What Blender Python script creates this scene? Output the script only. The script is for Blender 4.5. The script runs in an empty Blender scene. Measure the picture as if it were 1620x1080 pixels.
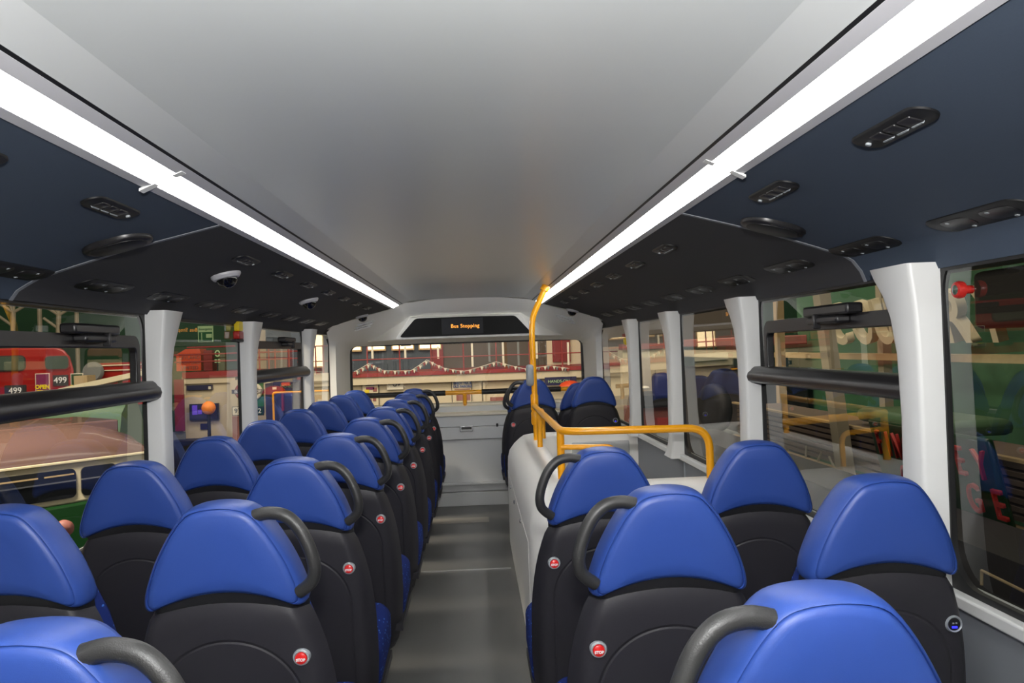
import bpy, bmesh, math, random
import numpy as np
from mathutils import Vector, Matrix
random.seed(7)
C = bpy.context.scene.collection
PI = math.pi

# ------------------------------------------------------------------ camera
EYE = 1.47                     # eye height above the upper-deck floor
FPX, VPX, VPY, ROLL = 1241.0, 750.0, 553.0, 0.033
def camera_axes():
    y = np.array([(VPX - 810) / FPX, -(VPY - 540) / FPX, 1.0]); y /= np.linalg.norm(y)
    z = np.array([-math.sin(ROLL), math.cos(ROLL), 0.0]); z -= y * z.dot(y); z /= np.linalg.norm(z)
    y = y * [1, 1, -1]; z = z * [1, 1, -1]
    return np.stack([np.cross(y, z), y, z], 0)
RC = camera_axes()
cam_data = bpy.data.cameras.new('camera'); cam = bpy.data.objects.new('camera', cam_data); C.objects.link(cam)
cam_data.sensor_width = 36.0; cam_data.lens = FPX / 1620 * 36; cam_data.clip_start = 0.03; cam_data.clip_end = 200
M4 = Matrix([list(RC[i]) + [0] for i in range(3)] + [[0, 0, 0, 1]])
cam.matrix_world = Matrix.Translation((0, 0, EYE)) @ M4
bpy.context.scene.camera = cam

# ------------------------------------------------------------------ world, exposure and large lights
W = bpy.data.worlds.new('world'); bpy.context.scene.world = W; W.use_nodes = True
W.node_tree.nodes['Background'].inputs[0].default_value = (1.0, .9, .75, 1)
W.node_tree.nodes['Background'].inputs[1].default_value = 0.05
vs = bpy.context.scene.view_settings
bpy.context.scene.display_settings.display_device = 'sRGB'
vs.view_transform = 'Standard'; vs.look = 'None'; vs.gamma = 1.0; vs.use_curve_mapping = False; vs.exposure = 0.3
STRIP = 13.0                    # emission of the two LED strips
def lamp(name, loc, target, power, sx, sy, color=(1, 1, 1)):
    L = bpy.data.lights.new(name, 'AREA'); L.shape = 'RECTANGLE'; L.size = sx; L.size_y = sy; L.energy = power; L.color = color
    o = bpy.data.objects.new(name, L); C.objects.link(o); o.location = loc
    o.rotation_euler = (Vector(target) - Vector(loc)).to_track_quat('-Z', 'Y').to_euler()
    return o
lamp('camera_flash', (0.0, -0.12, 1.72), (0.0, .06, 1.93), 70, .12, .08, (1, .98, .96))
lamp('hall_lamp_front', (-1, 15, 8), (-1, 22, 1), 780, 8, 4, (1, .86, .68))
lamp('hall_lamp_left', (-10, 12, 8), (-9, 20, 0), 560, 5, 5, (1, .86, .68))
lamp('hall_lamp_near_left', (-4.5, 5, 5), (-5.5, 7.5, 0), 900, 2, 2, (1, .86, .68))
lamp('added_light_far_right', (2.4, 11, 5.5), (4.2, 15, 0.5), 280, 2, 2, (1, .86, .68))  # added unseen light that brightens the dim exhibits
lamp('hall_lamp_right', (2.9, 6, 5), (4.2, 6, 1), 85, 1, 6, (1, .86, .68))

# ------------------------------------------------------------------ materials
def lin(c):
    c = c / 255.0
    return c / 12.92 if c <= .04045 else ((c + .055) / 1.055) ** 2.4
def rgb(r, g, b): return (lin(r), lin(g), lin(b), 1)
def mat(name, col, rough=.5, metal=0.0, spec=.5, noise=0.0, nscale=60, bump=0.0, coat=0.0, emit=None, estr=0.0):
    m = bpy.data.materials.new(name); m.use_nodes = True
    nt = m.node_tree; b = nt.nodes['Principled BSDF']
    b.inputs['Base Color'].default_value = col; b.inputs['Roughness'].default_value = rough
    b.inputs['Metallic'].default_value = metal; b.inputs['Specular IOR Level'].default_value = spec
    b.inputs['Coat Weight'].default_value = coat
    if emit: b.inputs['Emission Color'].default_value = emit; b.inputs['Emission Strength'].default_value = estr
    if noise or bump:
        tc = nt.nodes.new('ShaderNodeTexCoord'); n = nt.nodes.new('ShaderNodeTexNoise')
        n.inputs['Scale'].default_value = nscale; n.inputs['Detail'].default_value = 4
        nt.links.new(tc.outputs['Object'], n.inputs['Vector'])
        if noise:
            mx = nt.nodes.new('ShaderNodeMix'); mx.data_type = 'RGBA'; mx.blend_type = 'MULTIPLY'; mx.inputs[0].default_value = noise
            mx.inputs[6].default_value = col
            nt.links.new(n.outputs['Color'], mx.inputs[7]); 
            bc = nt.nodes.new('ShaderNodeRGBToBW'); nt.links.new(n.outputs['Color'], bc.inputs[0])
            ad = nt.nodes.new('ShaderNodeMath'); ad.operation = 'ADD'; ad.inputs[1].default_value = .5
            nt.links.new(bc.outputs[0], ad.inputs[0]); nt.links.new(ad.outputs[0], mx.inputs[7])
            nt.links.new(mx.outputs[2], b.inputs['Base Color'])
        if bump:
            bp = nt.nodes.new('ShaderNodeBump'); bp.inputs['Strength'].default_value = bump; bp.inputs['Distance'].default_value = .002
            nt.links.new(n.outputs['Fac'], bp.inputs['Height']); nt.links.new(bp.outputs[0], b.inputs['Normal'])
    return m
M = {}
M['blue_vinyl'] = mat('blue_vinyl', rgb(44, 72, 146), .42, spec=.45, bump=.12, nscale=900)
M['shell'] = mat('shell_plastic', rgb(41, 40, 45), .5, spec=.35, bump=.15, nscale=1200)
M['trim_black'] = mat('black_trim', rgb(26, 26, 28), .45)
M['handle'] = mat('handle_rubber', rgb(44, 44, 44), .42, spec=.5, bump=.25, nscale=500)
M['btn_grey'] = mat('button_grey', rgb(150, 156, 160), .35)
M['btn_red'] = mat('button_red', rgb(205, 30, 28), .3, emit=rgb(205, 30, 28), estr=.12)
M['white_print'] = mat('white_print', rgb(238, 238, 238), .5)
M['led_blue'] = mat('blue_led', rgb(40, 40, 255), .4, emit=rgb(50, 50, 255), estr=1.6)
M['grey_ceiling'] = mat('grey_ceiling', rgb(196, 200, 200), .30, spec=.32)
M['ceiling_edge'] = mat('ceiling_edge', rgb(200, 203, 203), .35)
M['alu'] = mat('satin_aluminium', rgb(196, 196, 200), .42, metal=.15)
M['diffuser'] = mat('led_diffuser', rgb(255, 255, 255), .5, emit=(1, .985, .96, 1), estr=STRIP)
M['navy'] = mat('navy_felt_panel', rgb(64, 75, 90), .75, noise=.25, nscale=400, spec=.3)
M['charcoal'] = mat('charcoal_felt_panel', rgb(60, 60, 63), .75, noise=.25, nscale=400, spec=.3)
M['white_gloss'] = mat('white_moulding', rgb(220, 221, 219), .38)
M['warm_white'] = mat('warm_white_moulding', rgb(246, 244, 238), .36)
M['fascia'] = mat('grey_white_fascia', rgb(242, 241, 236), .45)
M['side_grey'] = mat('side_panel_grey', rgb(128, 132, 138), .55)
M['dash_grey'] = mat('dash_grey', rgb(205, 207, 207), .5, noise=.12, nscale=500)
M['cream_edge'] = mat('cream_edge', rgb(236, 228, 208), .5)
M['floor'] = mat('floor_vinyl', rgb(104, 104, 103), .36, noise=.35, nscale=350, spec=.4)
M['floor_strip'] = mat('floor_strip_metal', rgb(190, 190, 190), .35, metal=.5)
M['floor_reflection'] = mat('floor_reflection', rgb(150, 146, 138), .5)  # beige tone imitating light reflected on the floor
M['yellow'] = mat('yellow_rail_paint', rgb(255, 176, 20), .33, spec=.5, coat=.4)
M['rubber'] = mat('black_rubber', rgb(16, 16, 17), .5)
M['black_plastic'] = mat('black_plastic', rgb(27, 26, 28), .35)
M['chrome'] = mat('chrome', rgb(225, 225, 228), .14, metal=1)
M['screen_black'] = mat('screen_black', rgb(7, 7, 8), .5, spec=.15)
M['screen_grey'] = mat('screen_grey', rgb(34, 35, 40), .5, spec=.2)
M['amber'] = mat('amber_led', rgb(255, 150, 30), .5, emit=(1, .40, .06, 1), estr=1.15)
M['red_plastic'] = mat('red_plastic', rgb(172, 36, 30), .3)
M['hammer_yellow'] = mat('hammer_yellow', rgb(235, 205, 20), .4)
M['dome'] = mat('smoked_dome', rgb(14, 14, 16), .06, spec=.8)
# exterior
M['green_wall'] = mat('green_painted_wall', rgb(42, 84, 54), .7, noise=.2, nscale=3)
M['steel_beige'] = mat('beige_steel', rgb(165, 155, 132), .6)
M['bus_red'] = mat('bus_red_paint', rgb(150, 27, 24), .3, coat=.3)
M['bus_maroon'] = mat('bus_maroon_paint', rgb(104, 80, 72), .22, coat=.5)
M['bus_cream'] = mat('bus_cream_paint', rgb(222, 212, 180), .35)
M['bus_green'] = mat('bus_green_paint', rgb(20, 62, 24), .3, coat=.3)
M['roof_green'] = mat('pale_green_roof_paint', rgb(78, 108, 76), .45)
M['dark_glass'] = mat('dark_glass', rgb(18, 20, 22), .08, spec=.6)
M['grey_glass'] = mat('grey_glass', rgb(70, 84, 74), .15, spec=.5)
M['cream_wall'] = mat('cream_wall', rgb(214, 200, 172), .7)
M['rail_red'] = mat('red_rail_paint', rgb(150, 50, 48), .5)
M['deep_red'] = mat('deep_red_paint', rgb(130, 30, 34), .6)
M['orange_red'] = mat('orange_red_panel', rgb(214, 74, 34), .5)
M['teal_dark'] = mat('dark_teal_wall', rgb(70, 82, 92), .8)
M['brown_dark'] = mat('dark_brown_panel', rgb(86, 78, 68), .8)
M['crimson'] = mat('crimson_cloth', rgb(124, 20, 42), .8)
M['navy_sign'] = mat('navy_sign', rgb(36, 34, 74), .5)
M['purple'] = mat('purple_screen', rgb(90, 60, 170), .4, emit=rgb(90, 60, 190), estr=.5)
M['orange'] = mat('orange_ball', rgb(245, 140, 30), .5)
M['sign_green'] = mat('sign_green', rgb(30, 104, 56), .5)
M['sign_pale'] = mat('sign_pale_green', rgb(176, 206, 150), .5, emit=rgb(176, 206, 150), estr=.12)
M['dark_ext'] = mat('dark_vehicle_paint', rgb(24, 25, 27), .5)
M['white_ext'] = mat('white_paint', rgb(228, 220, 200), .6)
M['lit_window'] = mat('lit_window', rgb(255, 225, 170), .5, emit=(1, .78, .45, 1), estr=2.2)
M['ext_ground'] = mat('hall_floor', rgb(70, 68, 64), .5, noise=.3, nscale=2)
M['wood'] = mat('pale_timber', rgb(176, 152, 112), .65, noise=.3, nscale=20)
M['slat'] = mat('brown_slats', rgb(104, 88, 76), .6)
M['letter_cream'] = mat('cream_letters', rgb(214, 200, 166), .55)
M['letter_red'] = mat('red_letters', rgb(196, 44, 34), .5)
M['poster_pink'] = mat('poster_magenta', rgb(120, 30, 80), .6)
M['poster_yellow'] = mat('poster_yellow', rgb(230, 205, 30), .6)
M['grey_ext'] = mat('grey_cladding', rgb(120, 124, 122), .6)
M['black_ext'] = mat('black_seat_reflection', rgb(20, 20, 21), .7)  # tone of the ring that imitates a reflected seat
M['blue_print'] = mat('blue_print', rgb(40, 66, 120), .6)
M['dark_print'] = mat('dark_print', rgb(40, 38, 40), .6)
M['brown_print'] = mat('brown_print', rgb(150, 92, 84), .6)

def glass_mat():
    m = bpy.data.materials.new('window_glass'); m.use_nodes = True; nt = m.node_tree
    nt.nodes.clear()
    out = nt.nodes.new('ShaderNodeOutputMaterial'); mix = nt.nodes.new('ShaderNodeMixShader')
    tr = nt.nodes.new('ShaderNodeBsdfTransparent'); tr.inputs[0].default_value = (.86, .88, .87, 1)
    gl = nt.nodes.new('ShaderNodeBsdfGlossy'); gl.inputs['Roughness'].default_value = .0; gl.inputs[0].default_value = (.95, .97, .97, 1)
    lw = nt.nodes.new('ShaderNodeLayerWeight'); lw.inputs['Blend'].default_value = .5
    pw = nt.nodes.new('ShaderNodeMath'); pw.operation = 'POWER'; pw.inputs[1].default_value = 4.0
    ml = nt.nodes.new('ShaderNodeMath'); ml.operation = 'MULTIPLY_ADD'; ml.inputs[1].default_value = .85; ml.inputs[2].default_value = .085
    nt.links.new(lw.outputs['Facing'], pw.inputs[0]); nt.links.new(pw.outputs[0], ml.inputs[0]); nt.links.new(ml.outputs[0], mix.inputs[0])
    nt.links.new(tr.outputs[0], mix.inputs[1]); nt.links.new(gl.outputs[0], mix.inputs[2]); nt.links.new(mix.outputs[0], out.inputs[0])
    return m
M['glass'] = glass_mat()

def groove_mat():
    """seat-back plastic with the arched knee-recess groove, as procedural relief"""
    m = mat('shell_plastic_groove', rgb(41, 40, 45), .5, spec=.35)
    nt = m.node_tree; b = nt.nodes['Principled BSDF']
    tc = nt.nodes.new('ShaderNodeTexCoord'); sp = nt.nodes.new('ShaderNodeSeparateXYZ'); nt.links.new(tc.outputs['Object'], sp.inputs[0])
    def mth(op, a, bb=None):
        n = nt.nodes.new('ShaderNodeMath'); n.operation = op
        for i, v in enumerate((a, bb)):
            if v is None: continue
            if isinstance(v, (int, float)): n.inputs[i].default_value = v
            else: nt.links.new(v, n.inputs[i])
        return n.outputs[0]
    dz = mth('MAXIMUM', mth('SUBTRACT', sp.outputs[2], .682), 0.0)
    d = mth('SQRT', mth('ADD', mth('MULTIPLY', sp.outputs[0], sp.outputs[0]), mth('MULTIPLY', dz, dz)))
    s = mth('ABSOLUTE', mth('SUBTRACT', d, .165))
    h = mth('MINIMUM', mth('DIVIDE', s, .005), 1.0)
    bp = nt.nodes.new('ShaderNodeBump'); bp.inputs['Strength'].default_value = 1; bp.inputs['Distance'].default_value = .0022
    nt.links.new(h, bp.inputs['Height']); nt.links.new(bp.outputs[0], b.inputs['Normal'])
    return m
M['shell_groove'] = groove_mat()

def moquette_mat():
    m = mat('blue_moquette', rgb(26, 44, 110), .9, spec=.15)
    nt = m.node_tree; b = nt.nodes['Principled BSDF']
    tc = nt.nodes.new('ShaderNodeTexCoord'); v = nt.nodes.new('ShaderNodeTexVoronoi'); v.inputs['Scale'].default_value = 55
    mp = nt.nodes.new('ShaderNodeMapping'); mp.inputs['Scale'].default_value = (1, .6, 1.5)
    nt.links.new(tc.outputs['Object'], mp.inputs[0]); nt.links.new(mp.outputs[0], v.inputs['Vector'])
    r = nt.nodes.new('ShaderNodeValToRGB'); r.color_ramp.elements[0].position = .16; r.color_ramp.elements[0].color = rgb(60, 110, 190)
    r.color_ramp.elements[1].position = .26; r.color_ramp.elements[1].color = rgb(22, 40, 104)
    nt.links.new(v.outputs['Distance'], r.inputs[0]); nt.links.new(r.outputs[0], b.inputs['Base Color'])
    return m
M['moquette'] = moquette_mat()

# ------------------------------------------------------------------ mesh helpers
class MB:
    def __init__(s): s.v = []; s.f = []
    def add(s, vs, fs):
        o = len(s.v); s.v += [tuple(map(float, p)) for p in vs]; s.f += [tuple(i + o for i in f) for f in fs]; return s
    def box(s, x0, x1, y0, y1, z0, z1):
        x0, x1 = sorted((x0, x1)); y0, y1 = sorted((y0, y1)); z0, z1 = sorted((z0, z1))
        return s.add([(x0, y0, z0), (x1, y0, z0), (x1, y1, z0), (x0, y1, z0), (x0, y0, z1), (x1, y0, z1), (x1, y1, z1), (x0, y1, z1)],
                     [(0, 3, 2, 1), (4, 5, 6, 7), (0, 1, 5, 4), (1, 2, 6, 5), (2, 3, 7, 6), (3, 0, 4, 7)])
    def obox(s, c, u, v, w):
        """box about centre c with half-axis vectors u, v, w"""
        c, u, v, w = map(Vector, (c, u, v, w)); vs = []
        for k in (-1, 1):
            for a, b in ((-1, -1), (1, -1), (1, 1), (-1, 1)): vs.append(c + u * a + v * b + w * k)
        return s.add(vs, [(0, 3, 2, 1), (4, 5, 6, 7), (0, 1, 5, 4), (1, 2, 6, 5), (2, 3, 7, 6), (3, 0, 4, 7)])
    def loft(s, rings, closed=True, cap0=True, cap1=True):
        n = len(rings[0]); vs = [p for r in rings for p in r]; fs = []
        m = n if closed else n - 1
        for k in range(len(rings) - 1):
            for i in range(m):
                j = (i + 1) % n; fs.append((k * n + i, k * n + j, (k + 1) * n + j, (k + 1) * n + i))
        if closed and cap0: fs.append(tuple(range(n))[::-1])
        if closed and cap1: fs.append(tuple((len(rings) - 1) * n + i for i in range(n)))
        return s.add(vs, fs)
    def tube(s, path, r, n=12, cap=True):
        P = [Vector(p) for p in path]; rings = []
        t0 = (P[1] - P[0]).normalized(); up = Vector((0, 0, 1)) if abs(t0.z) < .9 else Vector((1, 0, 0))
        nrm = (up - t0 * up.dot(t0)).normalized()
        for i, p in enumerate(P):
            t = ((P[min(i + 1, len(P) - 1)] - P[max(i - 1, 0)])).normalized()
            nrm = (nrm - t * nrm.dot(t)).normalized(); b = t.cross(nrm)
            rr = r[i] if isinstance(r, (list, tuple)) else r
            rings.append([p + (nrm * math.cos(a) + b * math.sin(a)) * rr for a in (2 * PI * k / n for k in range(n))])
        return s.loft(rings, True, cap, cap)
    def prism(s, poly, f0, f1):
        """poly: 2-D points; f0, f1 map a 2-D point to the near and far 3-D point"""
        return s.loft([[f0(*p) for p in poly], [f1(*p) for p in poly]])
    def lathe(s, prof, c, axis, n=24):
        """prof: (radius, height) pairs revolved about axis through c"""
        a = Vector(axis).normalized(); u = a.orthogonal().normalized(); w = a.cross(u); c = Vector(c)
        return s.loft([[c + a * h + (u * math.cos(t) + w * math.sin(t)) * max(r, 1e-4) for t in (2 * PI * k / n for k in range(n))] for r, h in prof])
    def mesh(s, name, m, smooth=35):
        me = bpy.data.meshes.new(name); me.from_pydata(s.v, [], s.f)
        bm = bmesh.new(); bm.from_mesh(me); bmesh.ops.recalc_face_normals(bm, faces=bm.faces); bm.to_mesh(me); bm.free()
        me.materials.append(m)
        if smooth:
            me.polygons.foreach_set('use_smooth', [True] * len(me.polygons)); me.set_sharp_from_angle(angle=math.radians(smooth))
        me.update(); return me
    def build(s, name, m, parent=None, smooth=35, bevel=0, segs=2):
        o = bpy.data.objects.new(name, s.mesh(name, M[m] if isinstance(m, str) else m, smooth)); C.objects.link(o)
        if parent: o.parent = parent
        if bevel:
            b = o.modifiers.new('bevel', 'BEVEL'); b.width = bevel; b.segments = segs; b.limit_method = 'ANGLE'
        return o
def tag(o, label=None, cat=None, group=None, kind=None):
    if label: o['label'] = label
    if cat: o['category'] = cat
    if group: o['group'] = group
    if kind: o['kind'] = kind
    return o
def struct(name, mb, m, label, cat='structure', **k):
    return tag(mb.build(name, m, **k), label, cat, kind='structure')
def thing(name, label, cat, loc=(0, 0, 0), group=None, rz=0.0):
    o = bpy.data.objects.new(name, None); C.objects.link(o); o.location = loc; o.rotation_euler = (0, 0, rz); o.empty_display_size = .05
    return tag(o, label, cat, group)
def copy_tree(o, parent=None):
    c = o.copy(); C.objects.link(c)
    if parent: c.parent = parent
    for ch in list(o.children): copy_tree(ch, c)
    return c
def rel(o, mb):
    """shift a builder's vertices into the frame of thing o (unrotated)"""
    L = o.location; mb.v = [(x - L.x, y - L.y, z - L.z) for x, y, z in mb.v]; return mb
def fillet(pts, r, n=6):
    """round the corners of a polyline"""
    P = [Vector(p) for p in pts]; out = [P[0]]
    for i in range(1, len(P) - 1):
        a, b, c = P[i - 1], P[i], P[i + 1]; d1 = (a - b); d2 = (c - b)
        q = min(r, d1.length * .49, d2.length * .49); p0 = b + d1.normalized() * q; p1 = b + d2.normalized() * q
        for k in range(n + 1):
            t = k / n; out.append(p0 * (1 - t) ** 2 + b * 2 * t * (1 - t) + p1 * t * t)
    out.append(P[-1]); return out
def rrect(x0, x1, y0, y1, r, n=5):
    out = []
    for cx, cy, a0 in ((x1 - r, y0 + r, -PI / 2), (x1 - r, y1 - r, 0), (x0 + r, y1 - r, PI / 2), (x0 + r, y0 + r, PI)):
        for k in range(n + 1):
            a = a0 + PI / 2 * k / n; out.append((cx + r * math.cos(a), cy + r * math.sin(a)))
    return out
TXT = {}
def text_mesh(s, size, extrude=.001, bold=0.0, align='CENTER', spacing=1.0):
    key = (s, size, extrude, bold, align, spacing)
    if key not in TXT:
        cu = bpy.data.curves.new('lettering', 'FONT'); cu.body = s; cu.size = size; cu.extrude = extrude; cu.offset = bold
        cu.align_x = align; cu.align_y = 'CENTER'; cu.space_character = spacing; cu.resolution_u = 4
        o = bpy.data.objects.new('lettering', cu); C.objects.link(o)
        bpy.context.view_layer.update(); dg = bpy.context.evaluated_depsgraph_get()
        me = bpy.data.meshes.new_from_object(o.evaluated_get(dg)); bpy.data.objects.remove(o)
        TXT[key] = me
    return TXT[key]
def lettering(s, size, m, loc, parent=None, xdir=(1, 0, 0), updir=(0, 0, 1), name='lettering', xs=1.0, **k):
    me = text_mesh(s, size, **k).copy()
    if xs != 1: me.transform(Matrix.Scale(xs, 4, (1, 0, 0)))
    me.materials.clear(); me.materials.append(M[m])
    o = bpy.data.objects.new(name, me); C.objects.link(o)
    x = Vector(xdir).normalized(); u = Vector(updir); u = (u - x * u.dot(x)).normalized(); z = x.cross(u)
    mm = Matrix((x, u, z)).transposed().to_4x4(); mm.translation = Vector(loc)
    if parent: o.parent = parent
    o.matrix_basis = mm
    return o
def ray(px, py):
    d = RC @ np.array([(px - 810) / FPX, -(py - 540) / FPX, -1.0]); return d
def at(px, py, Y):
    d = ray(px, py); p = d * (Y / d[1]); return Vector((p[0], p[1], p[2] + EYE))
def atX(px, py, X):
    d = ray(px, py); p = d * (X / d[0]); return Vector((p[0], p[1], p[2] + EYE))
ORD = ['first', 'second', 'third', 'fourth', 'fifth', 'sixth', 'seventh', 'eighth', 'ninth', 'tenth', 'eleventh', 'twelfth', 'thirteenth', 'fourteenth']

# ------------------------------------------------------------------ bus shell
CX = -0.07                     # bus centre line
Y0, Y1 = -1.3, 7.5
# cross-section of the deck, as offsets from the centre line
def cxz(z): return -.045 - .023 * min(1, max(0, (1.86 - z) / .22))
CEIL = [(.0, 1.936), (.25, 1.934), (.44, 1.927), (.50, 1.921)]
RIM = [(.50, 1.921), (.555, 1.907), (.575, 1.900)]
RAILIN = [(.5825, 1.8965), (.595, 1.891), (.608, 1.886)]
DIFF = [(.608, 1.886), (.636, 1.872), (.660, 1.862)]
RAILOUT = [(.660, 1.862), (.682, 1.857)]
COVE = [(.682, 1.859), (.95, 1.793), (1.10, 1.747), (1.19, 1.718), (1.218, 1.702), (1.246, 1.670), (1.262, 1.638)]
def cove(side): return COVE if side > 0 else COVE[:-2] + [(1.246, 1.684), (1.262, 1.658)]
def strip_mesh(prof, y0, y1, side, thick=.012, n=1):
    mb = MB(); ny = max(1, n); rings = []
    for k in range(ny + 1):
        y = y0 + (y1 - y0) * k / ny
        low = [(cxz(z) + side * x, y, z) for x, z in prof]; up = [(cxz(z) + side * x, y, z + thick) for x, z in reversed(prof)]
        rings.append(low + up)
    return mb.loft(rings)
# floor with the stairwell opening
mb = MB(); mb.box(CX - 1.27, .45, Y0, Y1, -.06, 0).box(.45, CX + 1.27, Y0, 3.72, -.06, 0).box(.45, CX + 1.27, 5.85, Y1, -.06, 0)
fl = struct('floor', mb, 'floor', 'dark grey speckled vinyl floor of the upper deck aisle', 'floor')
mb = MB().box(-.40, .2, 5.262, 5.277, 0, .004); struct('trim_1', mb, 'floor_strip', 'thin silver threshold strip across the aisle floor', 'trim')
mb = MB().box(-.47, .08, 6.70, 6.90, 0, .002); struct('trim_2', mb, 'floor_reflection', 'painted light reflection across the aisle floor near the front', 'trim')  # pale reflection laid on the floor as a thin coloured sheet
# ceiling
full = [(-x, z) for x, z in reversed(CEIL)] + CEIL[1:]
mb = MB(); rings = []
for y in (Y0, 2.0, 4.5, 7.02):
    rings.append([(cxz(z) + x, y, z) for x, z in full] + [(cxz(z) + x, y, z + .02) for x, z in reversed(full)])
mb.loft(rings); struct('ceiling', mb, 'grey_ceiling', 'long smooth silver grey ceiling panel down the middle of the bus', 'ceiling')
tn = 3
for side, nm in ((-1, 'left'), (1, 'right')):
    struct('trim_%d' % tn, strip_mesh(RIM, Y0, 7.02, side), 'ceiling_edge', 'pale raised edge strip of the ceiling beside the %s light' % nm, 'trim'); tn += 1
    struct('trim_%d' % tn, strip_mesh(cove(side), Y0, 2.325, side), 'navy', 'navy felt cove panel above the near %s windows' % nm, 'panel'); tn += 1
    struct('trim_%d' % tn, strip_mesh(cove(side), 2.331, 7.02, side), 'charcoal', 'charcoal felt cove panel above the far %s windows' % nm, 'panel'); tn += 1
    # seam strip
    struct('trim_%d' % tn, strip_mesh([(x, z - .002) for x, z in cove(side)], 2.318, 2.336, side, .004), 'side_grey', 'thin grey joint strip between the two %s cove panels' % nm, 'trim'); tn += 1
    struct('trim_%d' % tn, strip_mesh([(.5745, 1.9003), (.583, 1.8968)], Y0, 7.02, side, .01), 'rubber', 'thin dark groove line beside the %s light strip' % nm, 'trim'); tn += 1
    # light strip: aluminium rails and diffuser
    t = thing('ceiling_light', 'long bright LED light strip in the %s ceiling corner' % nm, 'light', (CX + side * .65, 0, 1.87), 'LED light strips')
    rel(t, strip_mesh(RAILIN, Y0, 7.0, side)).build('inner_rail', 'alu', t)
    rel(t, strip_mesh(RAILOUT, Y0, 7.0, side)).build('outer_rail', 'alu', t)
    for ya, yb in ((Y0, 1.79), (1.80, 7.0)):
        rel(t, strip_mesh([(x, z + .0015) for x, z in DIFF], ya, yb, side, .006)).build('diffuser', 'diffuser', t)
    for prof in ([(.594, 1.890), (.616, 1.881)], [(.654, 1.864), (.688, 1.848)]):
        rel(t, strip_mesh(prof, 1.783, 1.808, side, .006)).build('joint_clip', 'white_gloss', t)
# side walls
def side_x(side, x): return CX + side * x
PILLARS = {-1: [-.70, .62, 1.95, 3.27, 4.56, 6.19], 1: [-.70, .62, 1.952, 3.24, 4.50, 5.66]}
def pillar(y, side):
    rows = [(.80, .185, 1.190), (.83, .155, 1.196), (.88, .120, 1.200), (.95, .105, 1.202), (1.25, .103, 1.204), (1.42, .110, 1.202), (1.52, .130, 1.198), (1.58, .155, 1.192), (1.625, .186, 1.186), (1.655, .204, 1.184)]
    rings = []
    for z, d, xi in rows:
        b = .012
        if side < 0 and z > 1.6: z += .02
        pts = [(1.285, y), (xi + b, y), (xi + b * .3, y + b * .3), (xi, y + b), (xi, y + d - b), (xi + b * .3, y + d - b * .3), (xi + b, y + d), (1.285, y + d)]
        rings.append([(side_x(side, px), py, z) for px, py in pts])
    return MB().loft(rings)
def ring_plate(outer, inner, fa, fb):
    mb = MB(); n = len(outer); mb.loft([[fa(*p) for p in outer], [fa(*p) for p in inner], [fb(*p) for p in inner], [fb(*p) for p in outer], [fa(*p) for p in outer]], True, False, False)
    return mb
wn = 1
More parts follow.
